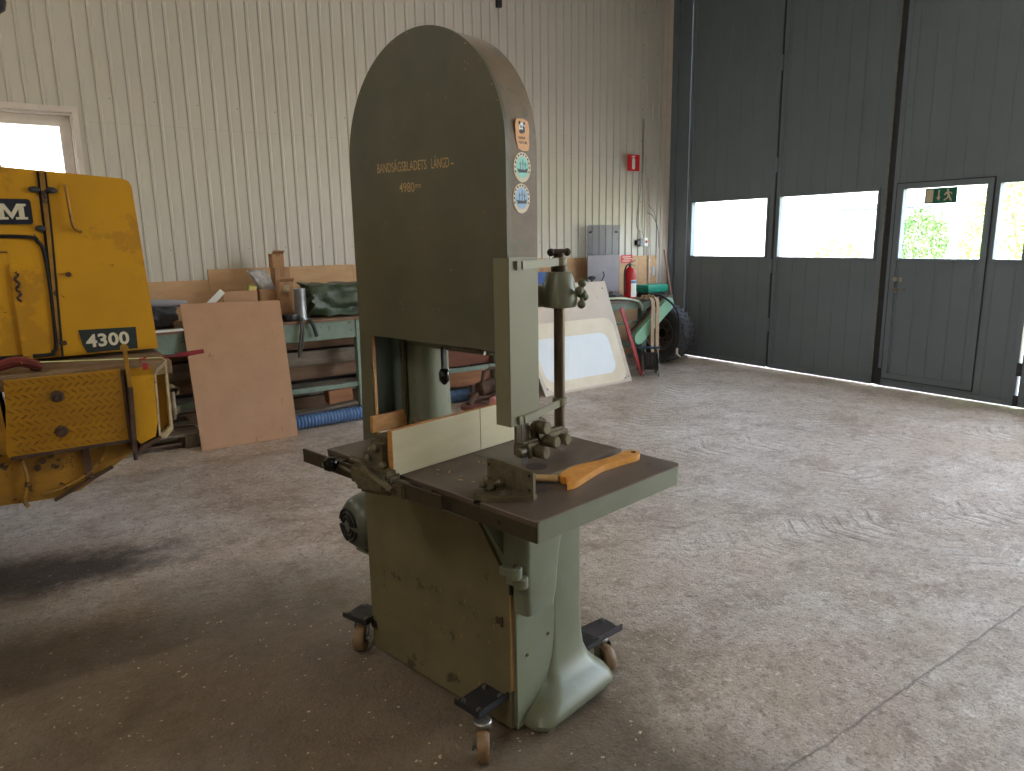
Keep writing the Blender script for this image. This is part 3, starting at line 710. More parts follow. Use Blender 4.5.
# sliding sheet guard
b = bm_()
box(b, .716, .777, -.006, -.003, 1.05, 1.545, .0008); box(b, .774, .777, -.006, .121, 1.05, 1.545, .0008)
GD = obj('blade_guard', b, GREENG, SAW, label='tall folded sheet guard in pale green in front of the blade')
b = bm_(); box(b, .7768, .7785, -.005, .06, 1.536, 1.548); obj('guard_lip', b, GREENG, GD)
def arm(z, zb, dy0, bm):
    bar(bm, (.781, dy0 + .01, z), (.781, dy0 + .06, z), .009, .026, .002, up=(0, 0, 1))
    bar(bm, (.785, dy0 + .03, z), (.762, .272, zb), .008, .024, .002, up=(0, 0, 1))
b = bm_(); arm(1.524, 1.528, .01, b); cyl(b, (.755, .247, 1.514), (.755, .247, 1.541), .024, seg=24, bev=.003); obj('guard_bracket', b, GREENG, SAW, 40)
b = bm_(); arm(1.066, 1.083, .012, b); cyl(b, (.755, .247, 1.07), (.755, .247, 1.096), .023, seg=24, bev=.003); obj('guard_bracket', b, GREENG, SAW, 40)
# round guide post and its boss
b = bm_(); cyl(b, (.755, .247, .945), (.755, .247, 1.542), .0175, seg=28); obj('guide_post', b, STEEL, SAW, True)
b = bm_()
lathe(b, [(.036, 1.497), (.04, 1.492), (.05, 1.46), (.056, 1.43), (.057, 1.4), (.052, 1.388), (.03, 1.384)][::-1], (.755, .247, 0), seg=32)
loft(b, [[(x, y, z) for y, z in rrect(*q, .02)] for x, q in ((.5, (.16, .33, 1.39, 1.44)), (.62, (.17, .32, 1.39, 1.45)), (.70, (.195, .3, 1.385, 1.455)), (.75, (.2, .295, 1.39, 1.455)))])
obj('post_boss', b, GREEN, SAW, 50)
b = bm_(); cyl(b, (.755, .247, 1.495), (.755, .247, 1.515), .026, seg=20); cyl(b, (.755, .247, 1.54), (.755, .247, 1.553), .017, seg=16)
cyl(b, (.743, .222, 1.556), (.767, .272, 1.556), .0105, seg=14, bev=.003)
for p in ((.743, .222, 1.556), (.767, .272, 1.556)): bmesh.ops.create_uvsphere(b, u_segments=12, v_segments=8, radius=.0125, matrix=Matrix.Translation(p))
obj('post_crosshandle', b, mat('dark_bronze', (74, 60, 46), (54, 44, 34), 20, .45, .5), SAW, True)
b = bm_(); c = Vector((.815, .285, 1.428)); ax = Vector((.8, .35, .05)).normalized()
cyl(b, c - ax * .05, c + ax * .012, .009, seg=12)
fa, fb2, _ = frame_of(ax)
bmesh.ops.create_uvsphere(b, u_segments=14, v_segments=10, radius=.016, matrix=Matrix.Translation(c))
for k in range(4):
    a = R(20 + 90 * k); d = fa * math.cos(a) + fb2 * math.sin(a)
    cyl(b, c, c + d * .03, .006, seg=8); bmesh.ops.create_uvsphere(b, u_segments=14, v_segments=10, radius=.0135, matrix=Matrix.Translation(c + d * .034))
obj('star_knob', b, mat('worn_green_knob', (104, 110, 84), (80, 76, 58), 30, .5), SAW, True)
# blade guide assembly
b = bm_()
cyl(b, (.755, .247, .945), (.755, .247, .99), .029, seg=20, bev=.004)
obox(b, (.762, .2, .985), (0, 1, 0), (0, 0, 1), (1, 0, 0), .045, .02, .02, .008)
obox(b, (.757, .145, 1.0), (0, .94, .34), (0, -.34, .94), (1, 0, 0), .034, .045, .018, .012)
obox(b, (.757, .085, .965), (0, 1, 0), (0, 0, 1), (1, 0, 0), .045, .024, .022, .008)
box(b, .745, .7545, .04, .1, .95, 1.06, .003)
obj('guide_block', b, IRON, SAW, 40)
b = bm_()
for y, z, r, l in ((.135, 1.022, .021, .04), (.157, .975, .019, .06), (.108, .952, .02, .058), (.225, .968, .018, .05)):
    cyl(b, (.76, y, z), (.76 + l, y, z), r, seg=20, bev=.004)
cyl(b, (.77, .03, .962), (.77, .06, .962), .014, seg=14, bev=.003); cyl(b, (.78, .06, .985), (.78, .075, .94), .008, seg=10)
obj('guide_knob', b, IRON, SAW, 40)

# stickers on the housing side
def oval(n, a, c, oy, oz): return [(oy + a * math.cos(2 * math.pi * k / n), oz + c * math.sin(2 * math.pi * k / n)) for k in range(n)]
def ship_sticker(oy, oz, bg, lab):
    b = bm_(); prism(b, oval(32, .036, .0415, oy, oz), YZ, .764, .7655); o = obj('oval_sticker', b, CREAM, SAW, label=lab)
    b = bm_(); prism(b, oval(32, .025, .030, oy, oz), YZ, .7655, .7659); obj('sticker_field', b, bg, o)
    b = bm_(); prism(b, [(oy - .021, oz - .004), (oy - .012, oz - .006), (oy + .012, oz - .006), (oy + .022, oz - .001), (oy + .019, oz - .014), (oy - .016, oz - .015)], YZ, .7659, .7663)
    for dy, h in ((-.009, .016), (.002, .022), (.012, .014)):
        box(b, .7659, .7663, oy + dy - .0008, oy + dy + .0008, oz - .006, oz + h)
        box(b, .7659, .7663, oy + dy - .006, oy + dy + .006, oz + h * .5, oz + h * .5 + .0013)
    for k in range(18):
        if 200 < k * 20 < 340: continue
        a = R(k * 20); box(b, .7655, .7660, oy + .0305 * math.cos(a) - .0022, oy + .0305 * math.cos(a) + .0022, oz + .0358 * math.sin(a) - .0025, oz + .0358 * math.sin(a) + .0025)
    obj('ship_drawing', b, INK, o)
ship_sticker(.071, 1.798, TEAL, 'oval cream sticker with a teal field and ship')
ship_sticker(.066, 1.712, SBLUE, 'oval cream sticker with a blue field and ship')
b = bm_(); prism(b, [(.044, 1.915), (.05, 1.928), (.075, 1.93), (.097, 1.924), (.102, 1.905), (.1, 1.88), (.103, 1.86), (.098, 1.845), (.075, 1.843), (.056, 1.848), (.047, 1.87), (.045, 1.89)], YZ, .7636, .7655)
st = obj('orange_sticker', b, ORANGE, SAW, label='orange sticker with a black and white emblem')
b = bm_(); prism(b, oval(16, .011, .014, .071, 1.906), YZ, .7655, .7659); obj('emblem_ground', b, WHITE, st)
b = bm_()
for oy, oz, a, c in ((.061, 1.918, .004, .005), (.08, 1.917, .004, .005), (.067, 1.908, .003, .004), (.076, 1.907, .003, .004), (.068, 1.895, .009, .006), (.079, 1.9, .004, .009)): prism(b, oval(12, a, c, oy, oz), YZ, .7659, .7663)
obj('emblem_patches', b, INK, st)
text('sticker_text', 'WWF', .011, INK, st, fmat((.056, 0, 1.874), (0, 1, 0), (0, 0, 1)) if False else Matrix(((0, 0, 1, .7657), (1, 0, 0, .057), (0, 1, 0, 1.874), (0, 0, 0, 1))), .0003)
text('sticker_text', 'SWEDEN' if False else 'NATUR', .011, INK, st, Matrix(((0, 0, 1, .7657), (1, 0, 0, .056), (0, 1, 0, 1.862), (0, 0, 0, 1))), .0003)

# motor hung on the left flank
b = bm_(); mo = Vector((-.142, .185, .478)); MA = Vector((.12, .99, 0)).normalized()
def mprof(): return [(.002, -.17), (.05, -.167), (.082, -.155), (.104, -.13), (.115, -.09), (.117, -.05), (.117, .06), (.108, .07), (.108, .09)]
lathe(b, mprof(), mo, MA, 40)
box(b, mo.x - .03, mo.x + .03, mo.y - .04, mo.y + .04, mo.z + .11, mo.z + .135, .01)
mt_ = obj('motor', b, mat('olive_motor_paint', (98, 100, 86), (80, 82, 72), 8, .4, .2), SAW, 40, label='round electric motor with vented end cap')
b = bm_(); ax = MA; fa, fb2, _ = frame_of(ax); cc = mo - ax * .0
for rr, dz in ((.03, -.1695), (.048, -.169), (.066, -.1655)):
    for q in range(4):
        pts = [cc + ax * dz + (fa * math.cos(R(q * 90 + 8 + k * 9)) + fb2 * math.sin(R(q * 90 + 8 + k * 9))) * rr for k in range(9)]
        tube(b, pts, .0055, 6)
obj('vent_slots', b, GAP, mt_)
b = bm_(); bar(b, (-.05, .1, .345), (.02, .1, .2), .012, .02); box(b, -.19, -.09, .1, .24, .345, .375, .004); box(b, -.22, .012, .09, .25, .333, .345, .003)
prism(b, [(-.06, .26), (.01, .32), (.01, .2)], C2, .12, .13); obj('motor_bracket', b, GREEN, SAW)

# castors: steel plate bolted to the frame, swivel fork and tan wheel
def caster(px, py, pa, wx, wy, mplate, lab, hz=.135, size=(.12, .145), wd=None):
    c = bpy.data.objects.new('castor', None); COL.objects.link(c); c.parent = SAW; c['label'] = lab; WM[c.name] = WM['band_saw'].copy()
    ca, sa = math.cos(pa), math.sin(pa); ax, ay = Vector((ca, sa, 0)), Vector((-sa, ca, 0))
    b = bm_(); obox(b, (px, py, hz - .004), ax, ay, (0, 0, 1), size[0] / 2, size[1] / 2, .004, .0015)
    obox(b, Vector((px, py, hz + .006)) + ax * (size[0] / 2 - .003), ax, ay, (0, 0, 1), .003, size[1] / 2, .012, .001)
    obox(b, Vector((px, py, hz + .004)) - ay * (size[1] / 2 - .003), ax, ay, (0, 0, 1), size[0] / 2, .003, .008, .001)
    obox(b, (px, py, hz - .014), ax, ay, (0, 0, 1), .045, .05, .004, .001)
    obj('mounting_plate', b, mplate, c)
    b = bm_()
    for sx in (-1, 1):
        for s_ in (-1, 1):
            p = Vector((px, py, hz)) + ax * sx * (size[0] / 2 - .022) + ay * s_ * (size[1] / 2 - .022)
            cyl(b, p, p + Vector((0, 0, .007)), .009, seg=6); cyl(b, p, p + Vector((0, 0, .012)), .005, seg=8)
    obj('bolt', b, ZINC, c)
    w = Vector((wx, wy, .05)); d = Vector((wx - px, wy - py, 0)); d = Vector((*wd, 0)).normalized() if wd else d.normalized(); n = Vector((-d.y, d.x, 0))
    piv = w - d * .035; piv.z = hz - .02
    b = bm_(); cyl(b, piv + Vector((0, 0, -.012)), piv + Vector((0, 0, .004)), .03, seg=20, bev=.003)
    for s_ in (-1, 1):
        o_ = n * s_ * .026
        q = [piv + o_ + Vector((0, 0, -.01)) - d * .024, piv + o_ + Vector((0, 0, -.01)) + d * .03, w + o_ + d * .013, w + o_ - d * .013 + Vector((0, 0, -.008))]
        A = [b.verts.new(v + n * .0018) for v in q]; B = [b.verts.new(v - n * .0018) for v in q]
        b.faces.new(A); b.faces.new(B[::-1])
        for i in range(4): j = (i + 1) % 4; b.faces.new((A[j], A[i], B[i], B[j]))
    cyl(b, w - n * .034, w + n * .034, .006, seg=10); cyl(b, w - n * .036, w - n * .03, .011, seg=6); cyl(b, w + n * .03, w + n * .036, .011, seg=6)
    obj('fork', b, ZINC, c, 30)
    b = bm_(); lathe(b, [(.03, -.02), (.046, -.02), (.05, -.014), (.05, .014), (.046, .02), (.03, .02)], w, n, 32); obj('castor_wheel', b, WHEELT, c, 40)
    b = bm_(); cyl(b, w - n * .0215, w + n * .0215, .02, seg=20); obj('wheel_hub', b, BLACKM, c)
    return c
caster(.683, -.068, R(0), .765, -.146, BLACKM, 'black-plated castor nearest the viewer', .135, (.115, .14))
caster(.712, .52, R(-8), .765, .50, GREYM, 'grey-plated castor behind the foot', .135, (.11, .165))
caster(-.062, .008, R(10), -.045, -.03, BLACKM, 'black-plated castor at the left corner', .135, (.13, .12), (.62, -.78))
caster(.06, .5, R(0), .02, .55, BLACKM, 'castor at the hidden rear corner', .135)
b = bm_(); box(b, .66, .77, .36, .46, .13, .15, .003); box(b, .62, .70, -.02, .02, .1, .13); box(b, -.01, .03, .0, .06, .1, .135); box(b, .02, .1, .4, .46, .1, .135)
obj('castor_bracket', b, BLACKM, SAW)

# things lying on the saw table (built in the saw's frame, kept top-level)
def on_saw(name, label, cat, s, t, z):
    p = WM['band_saw'] @ Vector((s, t, z)); o = thing(name, label, cat, p, ANG); return o
SW = WM['band_saw']
def sobj(name, bm, ma, parent, smooth=False, label=None):
    bm.transform(SW); return obj(name, bm, ma, parent, smooth, True, label)
mg = on_saw('mitre_gauge', 'small cast iron mitre gauge with upright drilled plate, lying by the table edge', 'gauge', .86, -.12, ZTB)
b = bm_(); b2 = [(.832, -.2), (.845, -.232), (.872, -.245), (.9, -.24), (.94, -.21), (.972, -.175), (.99, -.15), (.985, -.13), (.83, -.13)]
prism(b, b2, XY, ZTB, ZTB + .014); sobj('gauge_foot', b, IRON, mg, 30)
b = bm_(); f0, f1 = Vector((.822, -.15, 0)), Vector((.987, -.143, 0)); dd = (f1 - f0).normalized(); nn = Vector((-dd.y, dd.x, 0)); mid = (f0 + f1) / 2
LL = (f1 - f0).length
prism(b, [(-LL / 2, .0), (LL / 2, .0), (LL / 2, .072), (LL / 2 - .01, .078), (-LL / 2 + .02, .09), (-LL / 2, .085)], lambda u, v, w: tuple(mid + dd * u + nn * w + Vector((0, 0, ZTB + v))), -.005, .005)
sobj('gauge_plate', b, IRON, mg, 30)
b = bm_()
for u, v in ((-.075, .03), (-.075, .07), (.07, .025), (.07, .065)):
    p = mid + dd * u + Vector((0, 0, ZTB + v)); cyl(b, p - nn * .0062, p - nn * .0045, .0045, seg=10)
sobj('plate_hole', b, GAP, mg)
b = bm_(); lathe(b, [(.014, 0), (.018, .006), (.016, .02), (.008, .026)], (.865, -.19, ZTB + .014), seg=12)
for k in range(3):
    a = R(30 + 120 * k); lathe(b, [(.003, 0), (.01, .012), (.009, .02), (.002, .026)], (.865 + .014 * math.cos(a), -.19 + .014 * math.sin(a), ZTB + .03), (math.cos(a), math.sin(a), .35), 10)
sobj('gauge_knob', b, IRON, mg, True)
b = bm_(); lathe(b, [(.016, 0), (.016, .003), (.006, .003), (.006, .007)], (.918, -.185, ZTB + .014), seg=16); sobj('washer', b, ZINC, mg)
b = bm_(); tslab(b, SL0 + .003, SL1 - .003, .12, .60, .9035, .9145); sobj('gauge_bar', b, mat('bright_worn_bar', (158, 146, 124), (130, 116, 96), 20, .4, .4), mg)
ps_ = on_saw('push_stick', 'orange varnished wooden push stick with hanging hole, lying on the saw table', 'push stick', .97, .15, ZTB)
out = [(1.010, -.032), (.985, .0), (.955, .018), (.938, .03), (.932, .055), (.925, .1), (.936, .16), (.951, .22), (.955, .28), (.952, .325), (.963, .352), (.984, .358), (1.0, .345), (1.008, .318), (1.003, .28), (.995, .22), (.99, .16), (.997, .11), (1.008, .05), (1.016, .0)]
outs = [tuple(p)[:2] for p in smooth_path([(x, y, 0) for x, y in out] + [(*out[0], 0)], 4)][:-1]
b = bm_(); prism(b, outs, XY, ZTB + .001, ZTB + .02); sobj('stick_body', b, WOODO, ps_, 30)
b = bm_(); lathe(b, [(.0085, 0), (.0085, .0012)], (.982, .335, ZTB + .0195), seg=16); sobj('hanging_hole', b, GAP, ps_)
dw = on_saw('wooden_dowel', 'short pale wooden dowel between the mitre gauge and the push stick', 'dowel', .94, -.05, ZTB)
b = bm_(); cyl(b, (.872, -.048, ZTB + .012), (.948, .005, ZTB + .012), .0105, seg=16, bev=.002); sobj('dowel_rod', b, WOODL, dw, 40)
b = bm_(); obox(b, (.962, .018, ZTB + .011), Vector((.067, .101, 0)).normalized(), Vector((-.101, .067, 0)).normalized(), (0, 0, 1), .015, .017, .011, .003); sobj('dowel_head', b, WOODO, dw)

# ================================================================== YELLOW LOADER
LD = thing('wheel_loader', 'rear of an old yellow wheel loader with a 4300 decal at the left edge', 'wheel loader', (-.6, 4.3, 0))
def lobj(name, bm, ma, parent=LD, smooth=False, label=None): return obj(name, bm, ma, parent, smooth, True, label)
b = bm_(); prism(b, [(-2.6, 2.06), (-.5, 1.955), (.05, 1.912), (.44, 1.883), (.462, 1.873), (.472, 1.85), (.486, 1.5), (.503, 1.135), (-2.6, 1.135)], XZ, 3.6, 5.1)
bmesh.ops.bevel(b, geom=[e for e in b.edges if len(e.link_faces) == 2 and abs(e.verts[0].co.y - e.verts[1].co.y) < 1e-4], offset=.012, segments=2, affect='EDGES')
lobj('engine_hood', b, YEL, smooth=30)
b = bm_(); prism(b, [(.128, 1.9), (.137, 1.9), (.132, 1.64), (.118, 1.2), (.104, 1.2), (.122, 1.64)], XZ, 3.594, 3.603); prism(b, [(.155, 1.9), (.162, 1.9), (.155, 1.64), (.132, 1.135), (.122, 1.135), (.147, 1.64)], XZ, 3.594, 3.603)
lobj('hood_seam', b, GAP)
b = bm_(); prism(b, [(.137, 1.898), (.155, 1.898), (.147, 1.64), (.122, 1.15), (.118, 1.2), (.132, 1.64)], XZ, 3.588, 3.603); lobj('seam_strip', b, YELD)
# side hatch outline
hp = smooth_path([(-.6, 3.596, 1.645), (-.2, 3.596, 1.645), (.06, 3.596, 1.64), (.098, 3.596, 1.62), (.115, 3.596, 1.57), (.118, 3.596, 1.4), (.11, 3.596, 1.2), (.095, 3.596, 1.16), (.06, 3.596, 1.15), (-.3, 3.596, 1.16), (-.6, 3.596, 1.16)], 6)
b = bm_(); tube(b, hp, .0085, 6); lobj('hatch_gasket', b, GAP)
b = bm_(); box(b, -.05, -.01, 3.59, 3.6, 1.577, 1.583); lobj('hatch_slot', b, RUST)
b = bm_(); tube(b, [(.008 + .007 * math.sin(k * 1.3), 3.587 - .004 * (k % 2), 1.5 - k * .008) for k in range(16)], .006, 6); lobj('chain_latch', b, RUST)
b = bm_(); prism(b, rrect(-.012, .022, 1.13, 1.53, .012), XZ, 3.588, 3.602); lobj('latch_plate', b, YEL)
b = bm_()
for x, z in ((.112, 1.828), (.116, 1.673), (.170, 1.826)):
    bmesh.ops.create_uvsphere(b, u_segments=14, v_segments=8, radius=.02, matrix=Matrix.Translation((x, 3.592, z)) @ Matrix.Diagonal((1.1, .6, .65, 1)))
lobj('rubber_catch', b, BLACKR, smooth=True)
b = bm_()
for x, z in ((.19, 1.482), (.14, 1.195)): cyl(b, (x, 3.585, z), (x, 3.602, z), .011, seg=10)
lobj('hood_bolt', b, RUST)
b = bm_(); tube(b, smooth_path([(.222, 3.598, 1.848), (.222, 3.58, 1.84), (.224, 3.575, 1.78), (.228, 3.575, 1.70), (.236, 3.58, 1.672), (.258, 3.598, 1.66)], 6), .006, 8); lobj('hood_handle', b, YELD, smooth=True)
b = bm_(); prism(b, rrect(-.2, .093, 1.69, 1.79, .012), XZ, 3.59, 3.601); bd = lobj('badge', b, NAVY)
b = bm_()
def Mslab(bm, x, z, w, h):
    f = lambda u, v, q: (x + u * w, q, z + v * h)
    for poly in ([(0, 1), (.3, 1), (.5, .42), (.7, 1), (1, 1), (1, .85), (.92, .85), (.92, .15), (1.02, .15), (1.02, 0), (.62, 0), (.62, .15), (.74, .15), (.74, .66), (.5, 0), (.26, .66), (.26, .15), (.38, .15), (.38, 0), (0, 0), (0, .15), (.1, .15), (.1, .85), (0, .85)],):
        prism(bm, poly, f, 3.587, 3.591)
Mslab(b, -.028, 1.709, .103, .062); lobj('badge_letter', b, CREAM, bd)
b = bm_(); prism(b, [(.198, 1.245), (.42, 1.241), (.418, 1.145), (.22, 1.143), (.206, 1.18)], XZ, 3.596, 3.6005); dc = lobj('number_decal', b, DECAL)
text('decal_number', '4300', .076, CREAM, dc, WM['wheel_loader'].inverted() @ fmat((.222, 3.5955, 1.168), (1, 0, .012), (0, 0, 1)), .0006, .0022, 1.08, 1.02)
# dusty ledge, tread-plate tool box, rear block
b = bm_(); box(b, -2.6, .505, 3.3, 3.75, 1.06, 1.118, .006); lobj('ledge', b, DIRT)
b = bm_(); prism(b, [(-.085, 1.105), (.308, 1.105), (.312, .808), (-.105, .80), (-.11, .83), (-.09, 1.0)], XZ, 3.28, 3.7)
for i in range(17):
    for j in range(12):
        x, z = -.08 + i * .0235 + (j % 2) * .0118, .82 + j * .0245
        if False: obox(b, (x, 3.2785, z), Vector((1, 0, 1 if (i + j) % 2 else -1)).normalized(), (0, 1, 0), Vector((1, 0, -1 if (i + j) % 2 else 1)).normalized(), .0105, .0032, .003)
tbx = lobj('tool_box', b, mat('scuffed_tread_plate', (184, 132, 20), (158, 110, 26), 5, .4, .1, spots=(84, 56, 30), spot_scale=10, spot_amt=.68), label='tread-plate tool box side')
b = bm_()
for i in range(15):
    for j in range(11):
        x, z = -.078 + i * .027 + (j % 2) * .0135, .825 + j * .0265
        if x < .298 and z < 1.095:
            s_ = 1 if j % 2 else -1
            obox(b, (x, 3.2795, z), Vector((1, 0, s_ * .8)).normalized(), (0, 1, 0), Vector((-s_ * .8, 0, 1)).normalized(), .0125, .0032, .0032, .0015)
tp = lobj('tread_pattern', b, mat('worn_tread_bars', (122, 84, 30), (166, 116, 30), 30, .45, .2), tbx); tp['kind'] = 'stuff'
b = bm_(); box(b, .306, .316, 3.274, 3.284, .808, 1.1); box(b, -.1, .312, 3.272, 3.282, .798, .81); lobj('box_edge', b, RUST, tbx)
b = bm_()
for x, z in ((.079, 1.025), (.075, .883)):
    lathe(b, [(.021, 0), (.024, .005), (.018, .008)][::-1], (x, 3.28, z), (0, -1, 0), 9); cyl(b, (x, 3.262, z), (x, 3.28, z), .009, seg=8)
lobj('box_bolt', b, RUST, tbx)
b = bm_(); prism(b, [(-.14, .83), (-.095, .8), (-.11, 1.1), (-2.6, 1.1), (-2.6, .8)], XZ, 3.29, 3.7); lobj('side_panel', b, YELD)
b = bm_(); prism(b, [(-2.6, .60), (-.2, .608), (.02, .598), (.112, .607), (.318, .73), (.318, .82), (-2.6, .82)], XZ, 3.34, 5.2)
bmesh.ops.bevel(b, geom=[e for e in b.edges if len(e.link_faces) == 2 and abs(e.verts[0].co.y - e.verts[1].co.y) < 1e-4], offset=.015, segments=2, affect='EDGES')
lobj('counterweight', b, YELD, smooth=30)
b = bm_(); tube(b, smooth_path([(.24, 3.33, .8), (.21, 3.325, .74), (.15, 3.33, .68), (.05, 3.33, .635), (-.02, 3.33, .625)]), .006, 6); tube(b, smooth_path([(-.07, 3.33, .79), (-.06, 3.32, .7), (-.08, 3.33, .62), (-.07, 3.33, .585)]), .008, 6); lobj('hydraulic_pipe', b, YELD, smooth=True)
b = bm_(); box(b, .135, .165, 3.325, 3.34, .66, .8, .003)
for p in ((.0, .76), (-.02, .735), (.03, .78)): cyl(b, (p[0], 3.332, p[1]), (p[0], 3.342, p[1]), .012, seg=12)
bar(b, (.02, 3.335, .59), (.24, 3.335, .69), .012, .012)
lobj('under_bracket', b, RUST)
b = bm_(); prism(b, [(.335, 1.1), (.425, 1.102), (.43, 1.06), (.425, .86), (.41, .80), (.35, .775), (.338, .8)], XZ, 3.3, 3.9); lobj('rear_block', b, YEL)
b = bm_(); prism(b, [(.35, .772), (.43, .8), (.43, .79), (.33, .735)], XZ, 3.29, 3.9); lobj('block_edge', b, RUST)
b = bm_(); bar(b, (.331, 3.272, 1.19), (.334, 3.272, 1.02), .016, .016, .003); cyl(b, (.331, 3.262, 1.192), (.331, 3.284, 1.192), .015, seg=14)
lobj('drop_pin', b, YELD)
b = bm_(); bar(b, (.334, 3.272, 1.03), (.322, 3.272, .75), .022, .02, .003); bar(b, (.33, 3.3, 1.1), (.324, 3.3, .76), .03, .02); cyl(b, (.322, 3.272, .75), (.322, 3.272, .72), .008); lobj('pin_guide', b, RUST)
# flanged tow bracket
o_ = [(.432, 1.065), (.446, 1.09), (.486, 1.122), (.482, .82), (.45, .785), (.424, .795)]
i_ = [(.440, 1.06), (.452, 1.08), (.477, 1.098), (.473, .835), (.448, .81), (.432, .81)]
b = bm_(); n = len(o_)
for y0, y1 in ((3.3, 3.42),):
    rr = [[b.verts.new((u, y, v)) for u, v in q] for q, y in ((o_, y0), (i_, y0), (i_, y1), (o_, y1))]
    for q in range(4):
        A, B = rr[q], rr[(q + 1) % 4]
        for i in range(n): j = (i + 1) % n; b.faces.new((A[i], A[j], B[j], B[i]))
lobj('tow_bracket', b, mat('worn_cream_steel', (206, 186, 150), (170, 146, 104), 14, .6, spots=(90, 70, 50), spot_scale=20, spot_amt=.62))
b = bm_(); prism(b, i_, XZ, 3.36, 3.37); lobj('bracket_web', b, YEL)
b = bm_(); bar(b, (.48, 3.4, 1.0), (.53, 3.4, .965), .012, .03); bar(b, (.48, 3.4, .955), (.535, 3.4, .968), .012, .03); cyl(b, (.505, 3.4, .86), (.505, 3.4, .965), .014); bar(b, (.48, 3.4, .875), (.53, 3.4, .885), .012, .03); cyl(b, (.505, 3.4, .84), (.505, 3.4, .86), .009); lobj('tow_hitch', b, mat('dirty_hitch_steel', (128, 112, 86), (90, 76, 58), 14, .6))
b = bm_(); prism(b, rrect(-.09, .014, 1.915, 1.945, .006), XZ, 3.62, 3.8); lobj('filler_cap', b, mat('violet_grey_cap', (96, 90, 116), rough=.4))
# rear wheels, on the floor left of the view
def tyre(bm, c, ax, ro, wd, ri, lugs=26, lug=True):
    pr = [(ri, -wd * .36), (ri + .02, -wd * .44), (ro * .78, -wd * .5), (ro * .93, -wd * .47), (ro, -wd * .38), (ro * 1.01, 0), (ro, wd * .38), (ro * .93, wd * .47), (ro * .78, wd * .5), (ri + .02, wd * .44), (ri, wd * .36)]
    lathe(bm, pr, c, ax, 56, close=True)
    a, b_, d = frame_of(ax); c = Vector(c)
    if lug:
        for k in range(lugs):
            for s_ in (-1, 1):
                t = 2 * math.pi * (k + (.5 if s_ > 0 else 0)) / lugs; rad = a * math.cos(t) + b_ * math.sin(t); tan = d.cross(rad)
                obox(bm, c + rad * (ro * .995) + d * s_ * wd * .27, rad, (tan * .85 + d * s_ * .5).normalized(), (d - tan * .5 * s_).normalized(), ro * .035, ro * math.pi / lugs * .42, wd * .2)
for y in (3.7, 5.0):
    b = bm_(); tyre(b, (-1.75, y, .745), (0, 1, 0), .72, .42, .38); tw = lobj('wheel', b, BLACKR, smooth=30)
    b = bm_(); lathe(b, [(.05, -.05), (.3, -.06), (.38, -.14), (.385, -.14), (.385, .14), (.3, .02), (.05, .0)], (-1.75, y, .745), (0, 1, 0), 32); lobj('wheel_rim', b, YEL, tw, 40)
for x, y in ((-2.3, 3.9),): pass
# things on the loader's ledge
b = bm_(); bar(b, (-.02, 3.33, 1.162), (.486, 3.38, 1.122), .008, .004)
st = thing('marker_stick', 'thin yellow-green stick with a dark red end, resting on the loader ledge', 'stick', (.2, 3.36, 1.118))
obj('stick_rod', b, mat('yellow_green_rod', (196, 196, 120), (206, 210, 160), 30, .5), st, world=True)
b = bm_(); tube(b, [(.484, 3.38, 1.121), (.56, 3.395, 1.124), (.655, 3.405, 1.13)], .009, 10, [.008, .011, .0095]); obj('stick_sleeve', b, mat('dark_red_plastic', (132, 22, 32), (120, 20, 30), 20, .5), st, world=True)
b = bm_(); tube(b, smooth_path([(-.2, 3.4, 1.13), (-.1, 3.37, 1.15), (-.03, 3.35, 1.165), (.03, 3.34, 1.145), (.02, 3.4, 1.135)]), .02, 8, None); tag(obj('red_rag', b, mat('grubby_red_cloth', (120, 44, 36), (84, 36, 30), 20, .9, bump=.3), smooth=True), 'grubby dark red rag on the loader ledge at the photo edge', 'rag')
b = bm_(); tube(b, [(.335 + .05, 3.305, 1.121), (.385, 3.30, 1.136), (.4, 3.3, 1.135), (.41, 3.3, 1.142)], .004, 6); box(b, .392, .412, 3.298, 3.304, 1.09, 1.118); tag(obj('hose_clip', b, REDD), 'small red clip hooked over the loader ledge edge', 'clip')

# ================================================================== BACK OF THE HALL, LEFT HALF
BY = 6.15
BX0 = -.4
WB = thing('workbench', 'long workbench with brown top and pale green frame along the corrugated wall, behind the saw', 'workbench', (2.2, 6.55, 0))
b = bm_(); box(b, BX0, 4.1, BY, 6.94, .905, .93, .003); obj('bench_top', b, BROWNW, WB, world=True)
b = bm_(); box(b, BX0 + .02, 4.08, BY + .02, BY + .05, .745, .905, .003); obj('apron', b, GREEND, WB, world=True)
b = bm_(); box(b, BX0 + .02, 4.08, BY + .03, BY + .06, .285, .33, .003); box(b, BX0 + .02, 4.08, 6.85, 6.9, .285, .33, .003); obj('lower_rail', b, GREEND, WB, world=True)
for x in (-.38, 2.5, 4.02):
    for y in (BY, 6.84):
        b = bm_(); box(b, x, x + .075, y + .01, y + .08, 0, .905, .003); obj('leg', b, GREEND, WB, world=True)
